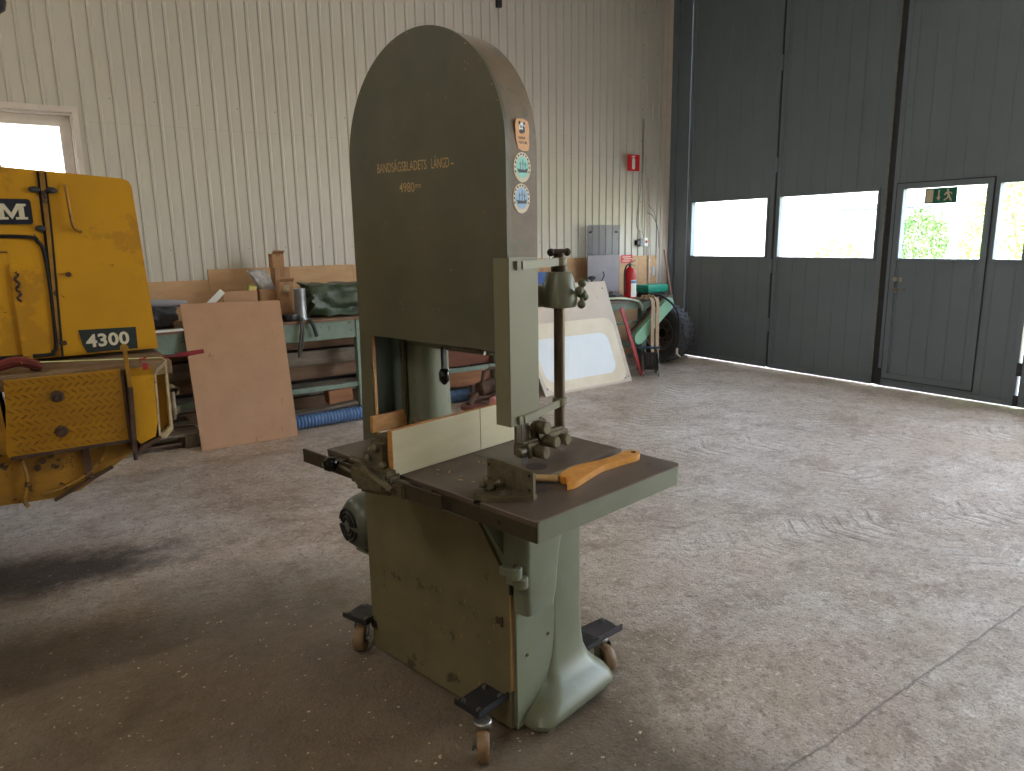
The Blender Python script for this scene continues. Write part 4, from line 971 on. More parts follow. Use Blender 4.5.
# planks stacked on edge under the bench
def plank(x0, x1, y, z0, z1, ma, lab, th=.03, name='plank'):
    b = bm_(); box(b, x0, x1, y, y + th, z0, z1, .002); tag(obj(name, b, ma), lab, 'plank', 'planks stored under the workbench')
for z0, z1, ma, lab, y in ((.0, .12, BROWNW, 'brown plank on the floor under the workbench, lowest of the stored boards', 6.78), (.145, .27, GREYW, 'grey plank just above the lowest board under the workbench', 6.72),
                        (.345, .475, BROWNW, 'brown plank just above the lower rail of the workbench', 6.52), (.49, .62, GREYW, 'greyish plank midway up under the workbench', 6.42), (.635, .755, BROWNW, 'topmost brown plank under the workbench', 6.5)):
    plank(-.3, 4.0, y, z0, z1, ma, lab)
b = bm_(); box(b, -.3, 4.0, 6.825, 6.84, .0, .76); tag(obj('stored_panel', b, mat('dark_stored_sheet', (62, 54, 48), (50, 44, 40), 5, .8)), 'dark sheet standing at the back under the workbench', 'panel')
b = bm_(); obox(b, (2.34, 6.22, .29), (1, -.02, .05), (0, 1, 0), (-.05, 0, 1), .12, .06, .058, .004); 
bx = obox(b, (2.34, 6.24, .29), (1, -.02, .05), (0, 1, 0), (-.05, 0, 1), .115, .055, .058) if False else None
b.free(); b = bm_(); obox(b, (2.335, 6.27, .215), Vector((1, 0, .07)).normalized(), (0, 1, 0), Vector((-.07, 0, 1)).normalized(), .115, .06, .062, .004)
tag(obj('timber_block', b, REDW), 'reddish timber offcut tucked under the right end of the bench bay', 'timber block')
b = bm_(); obox(b, (2.16, 6.2, .12), Vector((1, 0, .05)).normalized(), (0, 1, 0), Vector((-.05, 0, 1)).normalized(), .32, .05, .012, .002); obox(b, (2.1, 6.24, .08), Vector((1, 0, .02)).normalized(), (0, 1, 0), Vector((-.02, 0, 1)).normalized(), .3, .06, .012, .002)
tag(obj('lath_bundle', b, GREYW), 'thin pale laths lying above the blue hose under the bench', 'laths')
# reddish boards on edge seen through the saw throat
plank(2.95, 4.0, 6.25, .335, .53, mat('dark_red_board', (112, 66, 46), (90, 52, 38), 6, .8, stretch=(.5, 3, 3)), 'dark reddish board on edge seen through the saw throat', .025, 'board')
plank(2.95, 4.0, 6.25, .12, .28, REDW, 'orange-brown board on edge just above the blue hose, seen through the saw throat', .025, 'board')
# blue corrugated hose along the bench foot
b = bm_(); P0 = [Vector((1.5, 6.06, .066)), Vector((1.95, 6.05, .066)), Vector((2.4, 6.06, .068)), Vector((2.9, 6.1, .066)), Vector((3.3, 6.12, .066)), Vector((3.62, 6.1, .066))]
pp = smooth_path(P0, 60); tube(b, pp, .06, 20, [.056 + .008 * (.5 + .5 * math.cos(i * math.pi / 2.0)) for i in range(len(pp))]); tag(obj('corrugated_hose', b, BLUE, smooth=True), 'long blue corrugated hose on the floor along the foot of the workbench', 'hose')
# rusty tool lying on the floor beyond the throat
rt = thing('chop_saw', 'rusty small machine with a reddish disc base on the floor beside the blue hose', 'machine', (3.6, 5.75, 0))
b = bm_(); lathe(b, [(.13, 0), (.135, .01), (.13, .035), (.02, .04)], (3.5, 5.78, .0), seg=28); obj('base_disc', b, mat('reddish_brown_enamel', (134, 84, 74), (110, 70, 62), 12, .5), rt, 40, world=True)
b = bm_(); box(b, 3.55, 3.85, 5.82, 5.98, .05, .1, .01); cyl(b, (3.6, 5.85, .16), (3.8, 5.9, .18), .07, seg=20, bev=.01); cyl(b, (3.62, 5.82, .2), (3.66, 5.84, .34), .022); tube(b, smooth_path([(3.66, 5.84, .33), (3.75, 5.84, .36), (3.86, 5.86, .3), (3.9, 5.86, .2), (3.88, 5.86, .08)]), .014, 8)
box(b, 3.84, 3.92, 5.8, 5.92, .0, .12, .01); cyl(b, (3.45, 5.8, .04), (3.58, 5.86, .12), .03); obj('motor_body', b, RUST, rt, 40, world=True)
b = bm_(); cyl(b, (3.66, 5.7, .055), (3.74, 5.74, .055), .05, seg=20, bev=.015); obj('pink_cap', b, PINK, rt, True, world=True)
b = bm_(); box(b, 3.74, 3.78, 5.76, 5.78, .03, .25, .004); obj('bright_strut', b, ZINC, rt, world=True)

# big hardboard sheet leaning on the bench
def sheet(name, q, th, ma, lab, cat, smooth=False):
    """q: four corners (bl, br, tr, tl); thickness pushed away from the viewer"""
    q = [Vector(v) for v in q]; n = (q[1] - q[0]).cross(q[3] - q[0]).normalized()
    if n.y < 0: n = -n
    b = bm_(); A = [b.verts.new(v) for v in q]; B = [b.verts.new(v + n * th) for v in q]; b.faces.new(A); b.faces.new(B[::-1])
    for i in range(4): j = (i + 1) % 4; b.faces.new((A[j], A[i], B[i], B[j]))
    return b, n, q
b, n_, q_ = sheet('', [(1.045, 5.87, .002), (1.803, 5.85, .002), (1.84, 6.19, 1.118), (1.054, 6.19, 1.135)], .012, HARD, '', '')
hb = tag(obj('hardboard_sheet', b, HARD), 'large brown hardboard sheet leaning against the workbench, beside the loader', 'board')
# pallets: one lying, one leaning on the bench left of the sheet
def pallet_lying(x0, y0):
    t = thing('pallet', 'grey wooden pallet lying flat on the floor between loader and hardboard, half under the workbench', 'pallet', (x0 + .5, y0 + .3, 0))
    for i in range(4): b = bm_(); box(b, x0, x0 + 1.1, y0 + i * .17, y0 + i * .17 + .12, .1, .122, .003); obj('deck_board', b, GREYW, t, world=True)
    for x in (x0 + .02, x0 + .5, x0 + .98): b = bm_(); box(b, x, x + .09, y0, y0 + .63, .0, .1, .003); obj('bearer', b, GREYW, t, world=True)
pallet_lying(-.02, 6.03)
# things on the left bench
ZB = .93
def carton(x0, x1, y0, y1, z0, z1, lab, flap=True, group='cardboard boxes on the workbench', tilt=0):
    t = thing('cardboard_box', lab, 'box', ((x0 + x1) / 2, (y0 + y1) / 2, z0), tilt, group); w, d, h = (x1 - x0) / 2, (y1 - y0) / 2, z1 - z0
    b = bm_(); box(b, -w, w, -d, d, 0, h, .003); obj('carton', b, CARD, t)
    b = bm_(); box(b, -.022, .022, -d - .0008, d + .0008, h * .82, h + .0008); obj('packing_tape', b, mat('brown_tape', (150, 108, 70), rough=.35), t)
    if flap:
        b = bm_(); bar(b, (0, -d, h), (0, -d - .04, h + .028), w * 1.9, .004); bar(b, (w * .3, d, h + .001), (w * .3, d - .05, h + .03), w * 1.2, .004); obj('flap', b, CARD, t)
    return t
carton(1.94, 2.075, 6.6, 6.74, ZB, 1.375, 'tall cardboard box on the bench with a smaller box on top', False)
carton(1.925, 2.03, 6.6, 6.72, 1.378, 1.5, 'small cardboard box, topmost of the stack on the bench')
ct = carton(1.91, 2.035, 6.4, 6.52, ZB, 1.262, 'open-flapped cardboard box with a label, beside the grey cylinder')
b = bm_(); box(b, -.03, .02, -.072, -.0705, .24, .3); obj('printed_label', b, mat('printed_label', (196, 180, 150), (150, 120, 90), 60, .7), ct)
# grey metal cylinder with flange
b = bm_(); lathe(b, [(.075, 0), (.075, .008), (.052, .01), (.05, .04), (.05, .255), (.053, .265), (.05, .272), (.03, .275)], (2.085, 6.28, ZB), seg=36); b.transform(Matrix.Translation((-.04, 0, 0))); tag(obj('metal_canister', b, GALV, smooth=40), 'grey metal cylinder with a round flange, between cartons and green tarpaulin', 'canister')
b = bm_(); lathe(b, [(.06, 0), (.075, .03), (.07, .06), (.04, .065)], (1.93, 6.22, ZB), seg=24); tag(obj('dark_bowl', b, BLACKM, smooth=40), 'small dark tin at the foot of the grey cylinder', 'tin')
# tongs / strap hanging over the bench edge
b = bm_(); tube(b, smooth_path([(2.0, 6.2, ZB + .01), (1.99, 6.14, ZB + .005), (1.985, 6.12, .86), (1.96, 6.12, .72), (1.95, 6.12, .62)]), .012, 8); tube(b, smooth_path([(2.03, 6.2, ZB + .01), (2.0, 6.135, ZB - .01), (2.0, 6.12, .82), (1.975, 6.12, .7), (1.955, 6.12, .62)]), .01, 8); tag(obj('leather_strap', b, mat('dark_leather', (70, 64, 56), (50, 46, 42), 10, .6), smooth=True), 'dark strap hanging over the bench edge below the grey cylinder', 'strap')
b = bm_(); tube(b, smooth_path([(2.07, 6.16, ZB + .006), (2.08, 6.13, .92), (2.1, 6.12, .86), (2.12, 6.125, .79)]), .016, 8); tag(obj('rubber_offcut', b, BLACKR, smooth=True), 'short black rubber piece hanging from the bench edge', 'rubber piece')
# green tarpaulin bundle
def lump(c, r, seed, amp=.22, sub=4, fold=3.2):
    b = bm_(); bmesh.ops.create_icosphere(b, subdivisions=sub, radius=1)
    for v in b.verts:
        n = v.co.normalized(); p = Vector((max(-.86, min(.86, n.x * 1.25)), max(-.86, min(.86, n.y * 1.25)), max(-.8, min(.8, n.z * 1.25))))
        k = 1 + amp * (noise.noise(n * fold + Vector((seed, 0, 0))) + .5 * abs(noise.noise(n * fold * 2.5 + Vector((0, seed, 0)))))
        v.co = Vector((c[0] + p.x * r[0] * k, c[1] + p.y * r[1] * k, c[2] + p.z * r[2] * k))
    return b
b = lump((2.46, 6.5, 1.085), (.34, .26, .16), 4.2)
for v in b.verts: v.co.z = max(v.co.z, ZB + .002 + .004 * math.sin(v.co.x * 40))
tag(obj('green_tarpaulin', b, TARPG, smooth=60), 'dark green folded tarpaulin bundle on the bench, left of the saw column', 'tarpaulin')
# foil bag, striped can, basket
b = lump((1.80, 6.60, 1.27), (.075, .06, .11), 9, .35, 3)
for v in b.verts: v.co.x += (1.31 - v.co.z) * .5
tag(obj('plastic_bag', b, mat('crumpled_clear_plastic', (206, 204, 200), (150, 150, 152), 18, .25), smooth=50), 'crumpled whitish plastic bag standing in the small wooden tray', 'bag')
b = bm_(); cyl(b, (1.735, 6.55, 1.13), (1.70, 6.55, 1.245), .0, .0, 8) if False else None
b.free() if False else None
b = bm_(); prism(b, [(1.77, ZB), (1.91, ZB), (1.915, 1.19), (1.77, 1.2)], XZ, 6.5, 6.512); prism(b, [(1.77, ZB), (1.91, ZB), (1.915, 1.19), (1.77, 1.2)], XZ, 6.68, 6.692); box(b, 1.762, 1.772, 6.512, 6.68, ZB, 1.2); box(b, 1.906, 1.916, 6.512, 6.68, ZB, 1.19); box(b, 1.77, 1.91, 6.51, 6.68, ZB, ZB + .01); tag(obj('wooden_tray', b, CARD), 'small brown upright tray under the plastic bag', 'tray')
b = bm_(); obox(b, (1.70, 6.55, 1.10), Vector((1, 0, -.1)).normalized(), (0, 1, 0), Vector((.1, 0, 1)).normalized(), .035, .03, .14, .003); cn = thing('paper_carton', 'small green and yellow printed packet behind the hardboard sheet', 'packet', (1.70, 6.55, ZB)); obj('packet_body', b, mat('yellow_green_print', (150, 160, 50), (110, 130, 60), 40, .5), cn, world=True)
b = bm_(); obox(b, (1.712, 6.517, 1.20), Vector((1, 0, -.1)).normalized(), (0, 1, 0), Vector((.1, 0, 1)).normalized(), .03, .002, .028); obj('packet_label', b, mat('yellow_label', (214, 190, 110), rough=.6), cn, world=True)
b = bm_(); box(b, 1.41, 1.69, 6.3, 6.33, ZB, 1.205, .003); tag(obj('hardboard_offcut', b, HARD), 'small brown board standing just behind the top edge of the big hardboard', 'board')
b = bm_(); bar(b, (1.26, 6.32, ZB + .14), (1.405, 6.28, 1.215), .05, .006, up=(0, -1, 0)); bar(b, (1.26, 6.32, ZB + .14), (1.10, 6.36, ZB + .003), .05, .006, up=(0, -1, 0)); tag(obj('white_angle_profile', b, WHITE), 'white plastic angle profile sticking up behind the hardboard', 'profile')
b = lump((.80, 6.58, 1.04), (.27, .25, .12), 7.7, .25)
for v in b.verts: v.co.z = max(v.co.z, ZB + .002)
tag(obj('grey_sheeting', b, TARPB, smooth=60), 'blue-grey plastic sheeting heap on the bench next to the loader', 'sheeting')
b = bm_(); cyl(b, (.62, 6.26, 1.17), (1.12, 6.27, 1.13), .028, seg=20); tag(obj('grey_pipe', b, mat('grey_pvc', (134, 134, 140), rough=.4), smooth=40), 'grey plastic pipe lying across the sheeting next to the loader', 'pipe')
b = bm_(); box(b, .55, 1.05, 6.12, 6.2, ZB, ZB + .012, .002); tag(obj('white_foil_strip', b, WHITE), 'white strip along the bench edge next to the loader', 'strip')

# ================================================================== BACK OF THE HALL, RIGHT HALF
RB = thing('workbench', 'cluttered workbench with pale green legs in the far corner, behind the leaning white board', 'workbench', (5.7, 6.6, 0))
b = bm_(); box(b, 4.45, 6.66, 6.2, 6.93, .835, .868, .003); obj('bench_top', b, mat('greasy_bench_top', (120, 110, 104), (84, 74, 66), 9, .6), RB, world=True)
b = bm_(); box(b, 4.5, 6.62, 6.22, 6.25, .76, .835, .003); box(b, 4.5, 6.2, 6.24, 6.26, .58, .61, .003); box(b, 4.5, 6.2, 6.24, 6.9, .3, .32, .003); obj('rail', b, GREEND, RB, world=True)
for x in (4.5, 5.62, 6.14):
    for y in (6.21, 6.84): b = bm_(); box(b, x, x + .085, y, y + .07, 0, .835, .003); obj('leg', b, GREEND, RB, world=True)
# white leaning board with lighter patches
def leaning(q, th, name, ma, lab, cat):
    t = thing(name, lab, cat, tuple((Vector(q[0]) + Vector(q[1])) / 2))
    b, n, Q = sheet('', q, th, ma, '', ''); o = obj('panel', b, ma, t, world=True); return t, n, Q
BLc, BRc, TRc = Vector((4.344, 5.749, .003)), Vector((5.605, 5.805, .003)), Vector((5.594, 6.27, 1.103))
TLc = TRc + (BLc - BRc) * 1.12 + (TRc - BRc) * .012
wt, n_, Q = leaning([BLc, BRc, TRc, TLc], .02, 'white_board_panel', LAMI, 'large scuffed cream-white panel with a pale blue rounded patch, leaning behind the saw post', 'panel')
def on_panel(Q, pts, off):
    out = []
    for u, v in pts:
        p = (Q[0] * (1 - u) + Q[1] * u) * (1 - v) + (Q[3] * (1 - u) + Q[2] * u) * v; out.append(p - n_ * off)
    return out
def patch(pts, ma, off, name, th=.001):
    b = bm_(); A = [b.verts.new(p) for p in on_panel(Q, pts, off + th)]; B = [b.verts.new(p) for p in on_panel(Q, pts, off)]
    b.faces.new(A); b.faces.new(B[::-1]); n = len(A)
    for i in range(n): j = (i + 1) % n; b.faces.new((A[j], A[i], B[i], B[j]))
    obj(name, b, ma, wt, world=True)
patch(rrect(.03, .96, .02, .64, .1), LAMI2, 0, 'tan_patch'); patch(rrect(.06, .86, .11, .5, .09), LAMI3, .001, 'blue_patch')
b = bm_()
for u, v in ((.04, .06), (.97, .05), (.93, .04), (.95, .93), (.05, .95)):
    p = on_panel(Q, [(u, v)], .001)[0]; cyl(b, p, p - n_ * .002, .008, seg=8)
obj('screw_hole', b, GAP, wt, world=True)
b = bm_(); box(b, 3.8, 4.3, 6.32, 6.34, 0, .62); tag(obj('dark_board', b, mat('dark_stained_board', (70, 58, 50), rough=.8)), 'dark board standing behind the lower left corner of the white panel', 'board')

# acrylic sheet, metal sheet
b = bm_(); box(b, 5.84, 6.37, 6.86, 6.866, .87, 1.745); ac = thing('acrylic_sheet', 'scratched see-through acrylic sheet with two bolts, leaning on the corrugated wall above the bench', 'sheet', (6.1, 6.865, .868)); obj('acrylic', b, PLEXI, ac, world=True)
b = bm_()
for x in (5.89, 6.31): cyl(b, (x, 6.845, 1.66), (x, 6.875, 1.66), .013, seg=10)
obj('bolt', b, GAP, ac, world=True)
b = bm_(); box(b, 5.79, 6.31, 6.80, 6.81, .87, 1.38, .002); tag(obj('grey_metal_sheet', b, mat('dull_violet_sheet', (150, 140, 148), (136, 126, 132), 4, .5)), 'dull violet-grey sheet standing on the bench, left of the fire extinguisher', 'sheet')
# fire extinguisher
fe = thing('fire_extinguisher', 'red fire extinguisher with white label and black hose, standing on the corner bench', 'fire extinguisher', (6.02, 6.3, .868))
b = bm_(); lathe(b, [(.07, 0), (.074, .01), (.074, .29), (.066, .33), (.045, .36), (.022, .375), (.018, .385)], (0, 0, 0), seg=32); obj('cylinder', b, RED, fe, True)
b = bm_(); lathe(b, [(.0752, .03), (.0752, .23), (.074, .23), (.074, .03)], (0, 0, 0), seg=32, close=True)
bmesh.ops.delete(b, geom=[f for f in b.faces if f.calc_center_median().y > -.01 or f.calc_center_median().x < -.045], context='FACES'); obj('label_band', b, mat('white_label', (226, 226, 222), rough=.5), fe)
b = bm_(); lathe(b, [(.0756, .19), (.0756, .222), (.0752, .222), (.0752, .19)], (0, 0, 0), seg=32, close=True)
bmesh.ops.delete(b, geom=[f for f in b.faces if f.calc_center_median().y > -.02 or f.calc_center_median().x < -.04], context='FACES'); obj('label_print', b, mat('blue_print', (80, 130, 180), rough=.5), fe)
b = bm_(); cyl(b, (0, 0, .38), (0, 0, .42), .016); bar(b, (-.02, 0, .42), (.08, 0, .455), .018, .006); bar(b, (-.02, 0, .41), (.07, 0, .395), .018, .006); obj('valve_handle', b, BLACKM, fe)
b = bm_(); tube(b, smooth_path([(-.01, 0, .405), (-.06, -.01, .4), (-.095, -.01, .33), (-.095, -.01, .2), (-.085, -.01, .08)]), .009, 8); obj('hose', b, BLACKR, fe, True)
# red notice and wall things
no = thing('notice_label', 'small red label with white lettering on the plywood behind the fire extinguisher', 'label', (6.61, YB - .017, 1.265))
b = bm_(); box(b, -.1, .1, -.002, 0, 0, .1, .001); obj('label_card', b, mat('red_label', (214, 48, 62), rough=.5), no)
b = bm_(); box(b, -.08, .07, -.003, -.002, .07, .082); box(b, -.06, .085, -.003, -.002, .045, .056); box(b, -.08, .05, -.003, -.002, .018, .03); obj('label_lines', b, CREAM, no)
fs = thing('fire_extinguisher_sign', 'red square sign with a white extinguisher symbol standing off the corrugated wall', 'sign', (6.65, 6.93, 2.415))
b = bm_(); box(b, -.105, .105, -.003, .003, .0, .2, .001); box(b, -.02, .02, .003, .07, .09, .11); obj('sign_plate', b, mat('sign_red', (206, 30, 34), rough=.4), fs)
b = bm_(); prism(b, rrect(-.025, .025, .02, .155, .018), XZ, -.0045, -.003); prism(b, [(-.008, .15), (.008, .15), (.01, .172), (.03, .178), (.028, .186), (-.03, .182), (-.032, .165), (-.024, .165), (-.02, .172), (-.01, .17)], XZ, -.0045, -.003); obj('extinguisher_symbol', b, WHITE, fs)
so = thing('wall_socket', 'grey and white power socket box with a red switch on the corrugated wall', 'socket', (6.86, YB, 1.47))
b = bm_(); box(b, -.06, .02, -.07, 0, 0, .1, .008); obj('socket_box', b, mat('grey_plastic', (130, 134, 142), rough=.5), so)
b = bm_(); box(b, .02, .09, -.06, 0, .0, .11, .008); obj('switch_box', b, WHITE, so)
b = bm_(); cyl(b, (.055, -.06, .06), (.055, -.07, .06), .018); obj('red_switch', b, RED, so)
b = bm_(); box(b, -.1, -.05, -.06, 0, .02, .08, .008); obj('plug', b, BLACKM, so)
for k, (x0, x1, bend) in enumerate(((-.02, -.18, .1), (.05, .16, .1))):
    b = bm_(); tube(b, smooth_path([(-.03 + k * .08, -.03, .1), (-.03 + k * .05, -.02, .2), (.02 - .1 * (1 - k), -.012, .32), (.0 + .02 * k, -.012, .9), (.0 + .02 * k, -.012, 1.6)]), .005, 6); obj('cable', b, mat('grey_cable', (150, 146, 138), rough=.5), so, True)
b = bm_(); cyl(b, (7.0, YB - .03, .0), (7.0, YB - .03, 2.35), .012, seg=12); box(b, 6.98, 7.02, YB - .045, YB - .017, 1.28, 1.3); tag(obj('conduit', b, TRIMW, smooth=40), 'pale vertical conduit on the wall right of the power socket', 'conduit')
b = bm_(); box(b, 7.07, 7.11, YB - .03, YB - .017, 1.08, 1.2, .002); tag(obj('blue_white_card', b, mat('pale_blue_card', (190, 206, 224), rough=.5)), 'small pale blue card on the plywood near the wall corner', 'card')
b = bm_(); tube(b, smooth_path([(6.92, YB - .06, 1.9), (7.0, YB - .08, 1.86), (7.08, YB - .1, 1.7), (7.09, YB - .12, 1.45)]), .004, 6); tube(b, smooth_path([(6.95, YB - .05, 2.0), (7.06, YB - .05, 1.9), (7.11, YB - .05, 1.7), (7.1, YB - .06, 1.3)]), .003, 6); tag(obj('loose_wire', b, mat('dark_wire', (90, 84, 80), rough=.5), smooth=True), 'thin loose wire curling beside the gate post', 'wire')
b = bm_(); cyl(b, (6.92, 6.62, 1.43), (7.06, 6.42, .02), .013, .016, seg=12); tag(obj('wooden_pole', b, mat('worn_broomstick', (160, 120, 100), rough=.6), smooth=40), 'thin wooden pole leaning in the corner between bench and gate post', 'pole')
# teal case
tc_ = thing('tool_case', 'flat teal green plastic case on the corner bench', 'case', (6.5, 6.4, .868)); b = bm_(); box(b, -.19, .15, -.12, .12, .06, .15, .012); obj('case_body', b, TEALG, tc_, 40)
b = bm_(); box(b, -.191, .151, -.121, .121, .1, .104); obj('case_seam', b, mat('dark_teal', (10, 90, 76), rough=.5), tc_)
b = bm_(); box(b, -.17, .13, -.1, .1, 0, .06, .01); tag(sobj_ := obj('black_tray', (b.transform(Matrix.Translation((6.5, 6.4, .868))), b)[1], BLACKM), 'low black tray under the teal case', 'tray')
# clutter of small tools
def small_tool(kind, x, y, a, ma, lab):
    ca, sa = math.cos(a), math.sin(a); d = Vector((ca, sa, 0)); n = Vector((-sa, ca, 0)); p = Vector((x, y, .869)); b = bm_()
    if kind == 'wrench':
        bar(b, p - d * .09 + Vector((0, 0, .006)), p + d * .09 + Vector((0, 0, .006)), .018, .01, .002)
        for s_ in (-1, 1): lathe(b, [(.022, 0), (.024, .006), (.022, .012)], p + d * .1 * s_, (0, 0, 1), 14)
    elif kind == 'hammer':
        cyl(b, p - d * .12 + Vector((0, 0, .016)), p + d * .12 + Vector((0, 0, .016)), .011, .009, 10); bar(b, p + d * .12 - n * .05 + Vector((0, 0, .018)), p + d * .12 + n * .05 + Vector((0, 0, .018)), .026, .03, .004)
    elif kind == 'can':
        lathe(b, [(.034, 0), (.036, .004), (.036, .085), (.03, .092), (.012, .1)], p, seg=24)
    elif kind == 'pliers':
        tube(b, smooth_path([p - d * .09 - n * .03 + Vector((0, 0, .01)), p - d * .03 - n * .02 + Vector((0, 0, .01)), p + Vector((0, 0, .01)), p + d * .05 + n * .006 + Vector((0, 0, .01))]), .007, 8); tube(b, smooth_path([p - d * .09 + n * .03 + Vector((0, 0, .01)), p - d * .03 + n * .02 + Vector((0, 0, .01)), p + Vector((0, 0, .012)), p + d * .05 - n * .006 + Vector((0, 0, .01))]), .007, 8)
    elif kind == 'grinder':
        cyl(b, p - d * .1 + Vector((0, 0, .032)), p + d * .08 + Vector((0, 0, .032)), .027, .032, 16, .006); cyl(b, p + d * .1 + Vector((0, 0, .004)), p + d * .1 + Vector((0, 0, .05)), .034, seg=18, bev=.004)
    names = {'wrench': 'wrench', 'hammer': 'hammer', 'can': 'tin_can', 'pliers': 'pliers', 'grinder': 'angle_grinder'}
    tag(obj(names[kind], b, ma, smooth=40), lab, kind if kind != 'can' else 'tin', 'hand tools on the corner bench')
small_tool('grinder', 5.72, 6.36, 2.7, BLACKM, 'dark angle grinder lying nearest the white panel on the corner bench')
small_tool('hammer', 5.78, 6.27, .1, mat('tool_wood', (190, 150, 100), rough=.6), 'wooden-handled hammer left of the fire extinguisher')
small_tool('wrench', 6.2, 6.25, .5, ZINC, 'steel wrench right of the fire extinguisher')
small_tool('pliers', 6.32, 6.3, 2.6, mat('yellow_grip', (200, 160, 80), rough=.5), 'yellow-gripped pliers in front of the teal case')
small_tool('can', 5.55, 6.3, 0, BLACKM, 'small dark tin on the corner bench behind the white panel edge')
small_tool('can', 5.84, 6.42, 0, ZINC, 'small bright tin beside the fire extinguisher')
small_tool('wrench', 6.58, 6.23, .2, ZINC, 'steel wrench at the gate end of the corner bench')
b = bm_(); tube(b, smooth_path([(5.64, 6.5, .875), (5.66, 6.48, 1.0), (5.76, 6.47, 1.14), (5.74, 6.46, 1.2)]), .006, 6); bmesh.ops.create_uvsphere(b, u_segments=12, v_segments=8, radius=.04, matrix=Matrix.Translation((5.60, 6.5, 1.13)) @ Matrix.Diagonal((1.6, .8, .6, 1))); cyl(b, (5.60, 6.5, .87), (5.60, 6.5, 1.12), .012); tag(obj('desk_lamp', b, BLACKM, smooth=40), 'small dark gooseneck fitting peeking over the white panel top', 'fitting')
# carton with blue print on the bench by the post
cb = carton(4.75, 4.98, 6.5, 6.66, .868, 1.31, 'tall white and brown carton behind the saw post boss', False, 'cardboard boxes on the workbench')
b = bm_(); box(b, -.06, .06, -.083, -.081, .2, .36); obj('blue_print', b, mat('blue_print_card', (40, 80, 150), rough=.5), cb)
carton(5.02, 5.3, 6.45, 6.62, .868, 1.17, 'low grey-brown carton on the corner bench behind the white panel', False, 'cardboard boxes on the workbench')
# thin pale hose curling off the bench
b = bm_(); tube(b, smooth_path([(5.55, 6.25, .90), (5.75, 6.19, .9), (6.0, 6.17, .86), (6.08, 6.16, .80), (6.1, 6.165, .74)]), .014, 10); tag(obj('pale_hose', b, mat('pale_green_hose', (190, 200, 176), rough=.5), smooth=True), 'thin pale green hose drooping over the front of the corner bench', 'hose')
# red bar leaning
b = bm_(); bar(b, (5.72, 6.12, .80), (5.88, 5.93, .015), .05, .012, .002, up=(0, -1, 0)); rb = tag(obj('red_steel_bar', b, REDD), 'long dull red flat bar leaning against the corner bench', 'bar')
# green belt guard hung in front of the tyre
bg = thing('belt_guard', 'pale green slanted belt guard with rounded ends on the corner bench end', 'guard', (6.3, 6.12, .3))
P_, Q_ = Vector((5.97, 6.1, .43)), Vector((6.46, 6.1, .80)); dd = (Q_ - P_).normalized(); uu = Vector((-dd.z, 0, dd.x)); LL = (Q_ - P_).length
prof = [(LL / 2 + .075 * math.sin(a), .075 * math.cos(a)) for a in [R(k * 15) for k in range(13)]] + [(-LL / 2 - .075 * math.sin(a), -.075 * math.cos(a)) for a in [R(k * 15) for k in range(13)]]
b = bm_(); mid = (P_ + Q_) / 2; prism(b, prof, lambda u, v, w: tuple(mid + dd * u + uu * v + Vector((0, w, 0))), -.03, .03); obj('guard_cover', b, mat('mint_green_paint', (148, 196, 164), (138, 184, 154), 5, .45), bg, 30, world=True)
b = bm_(); prism(b, [(u * 1.02, v + .03) for u, v in prof], lambda u, v, w: tuple(mid + dd * u + uu * v + Vector((0, w, 0))), .03, .06); obj('guard_back', b, RUST, bg, world=True)
# webbing strap over the bench edge
sp_ = thing('webbing_strap', 'beige webbing strap doubled over the corner bench edge', 'strap', (6.2, 6.0, .1))
for x0, zz in ((6.13, .2), (6.21, .08)):
    pts = smooth_path([(x0 + .03, 6.25, .885), (x0 + .01, 6.16, .89), (x0, 6.03, .86), (x0 - .005, 6.02, .6), (x0 + .01, 6.03, .35), (x0 + .02, 6.03, zz)], 5); b = bm_()
    for i in range(len(pts) - 1): bar(b, pts[i], pts[i + 1] + (pts[i + 1] - pts[i]) * .05, .055, .008, up=(0, -1, .01))
    obj('strap_tail', b, ROPE, sp_, world=True)
# black hose with pale tip
hs = thing('air_hose', 'black air hose with a pale nozzle hanging down in front of the tyre', 'hose', (6.5, 6.0, .2))
b = bm_(); tube(b, smooth_path([(6.32, 6.3, .9), (6.36, 6.12, .9), (6.46, 6.0, .78), (6.53, 5.98, .62), (6.53, 5.97, .42), (6.5, 5.97, .26)]), .013, 10); obj('hose_line', b, mat('navy_rubber', (34, 40, 50), rough=.5), hs, True, world=True)
b = bm_(); cyl(b, (6.5, 5.97, .27), (6.5, 5.97, .19), .014); cyl(b, (6.5, 5.97, .2), (6.55, 5.95, .155), .009); obj('nozzle', b, CREAM, hs, world=True)
# cable reel on its stand
cr_ = thing('cable_reel', 'black cable drum on a wire stand, in front of the big tyre', 'cable reel', (6.02, 5.95, 0))
ax = Vector((.82, -.57, 0)); c = Vector((6.02, 5.95, .165))
for s_ in (-1, 1): b = bm_(); lathe(b, [(.14, -.005), (.145, 0), (.14, .005)], c + ax * .075 * s_, ax, 36); obj('drum_flange', b, BLACKM, cr_, world=True)
b = bm_(); lathe(b, [(.05, -.07)] + [(.095 + .012 * math.cos(k * math.pi), -.065 + k * .13 / 16) for k in range(17)] + [(.05, .07)], c, ax, 28); obj('wound_cable', b, mat('grey_wound_cable', (120, 118, 118), (80, 78, 78), 30, .5), cr_, world=True)
b = bm_()
for s_ in (-1, 1):
    o_ = ax * .09 * s_; h = Vector((ax.y, -ax.x, 0)) * .13
    tube(b, smooth_path([c + o_ - h + Vector((0, 0, -.155)), c + o_ + Vector((0, 0, .12)), c + o_ + h + Vector((0, 0, -.155))], 6), .008, 6); tube(b, [c + o_ - h + Vector((0, 0, -.157)), c + o_ + h + Vector((0, 0, -.157))], .008, 6)
obj('wire_stand', b, ZINC, cr_, True, world=True)
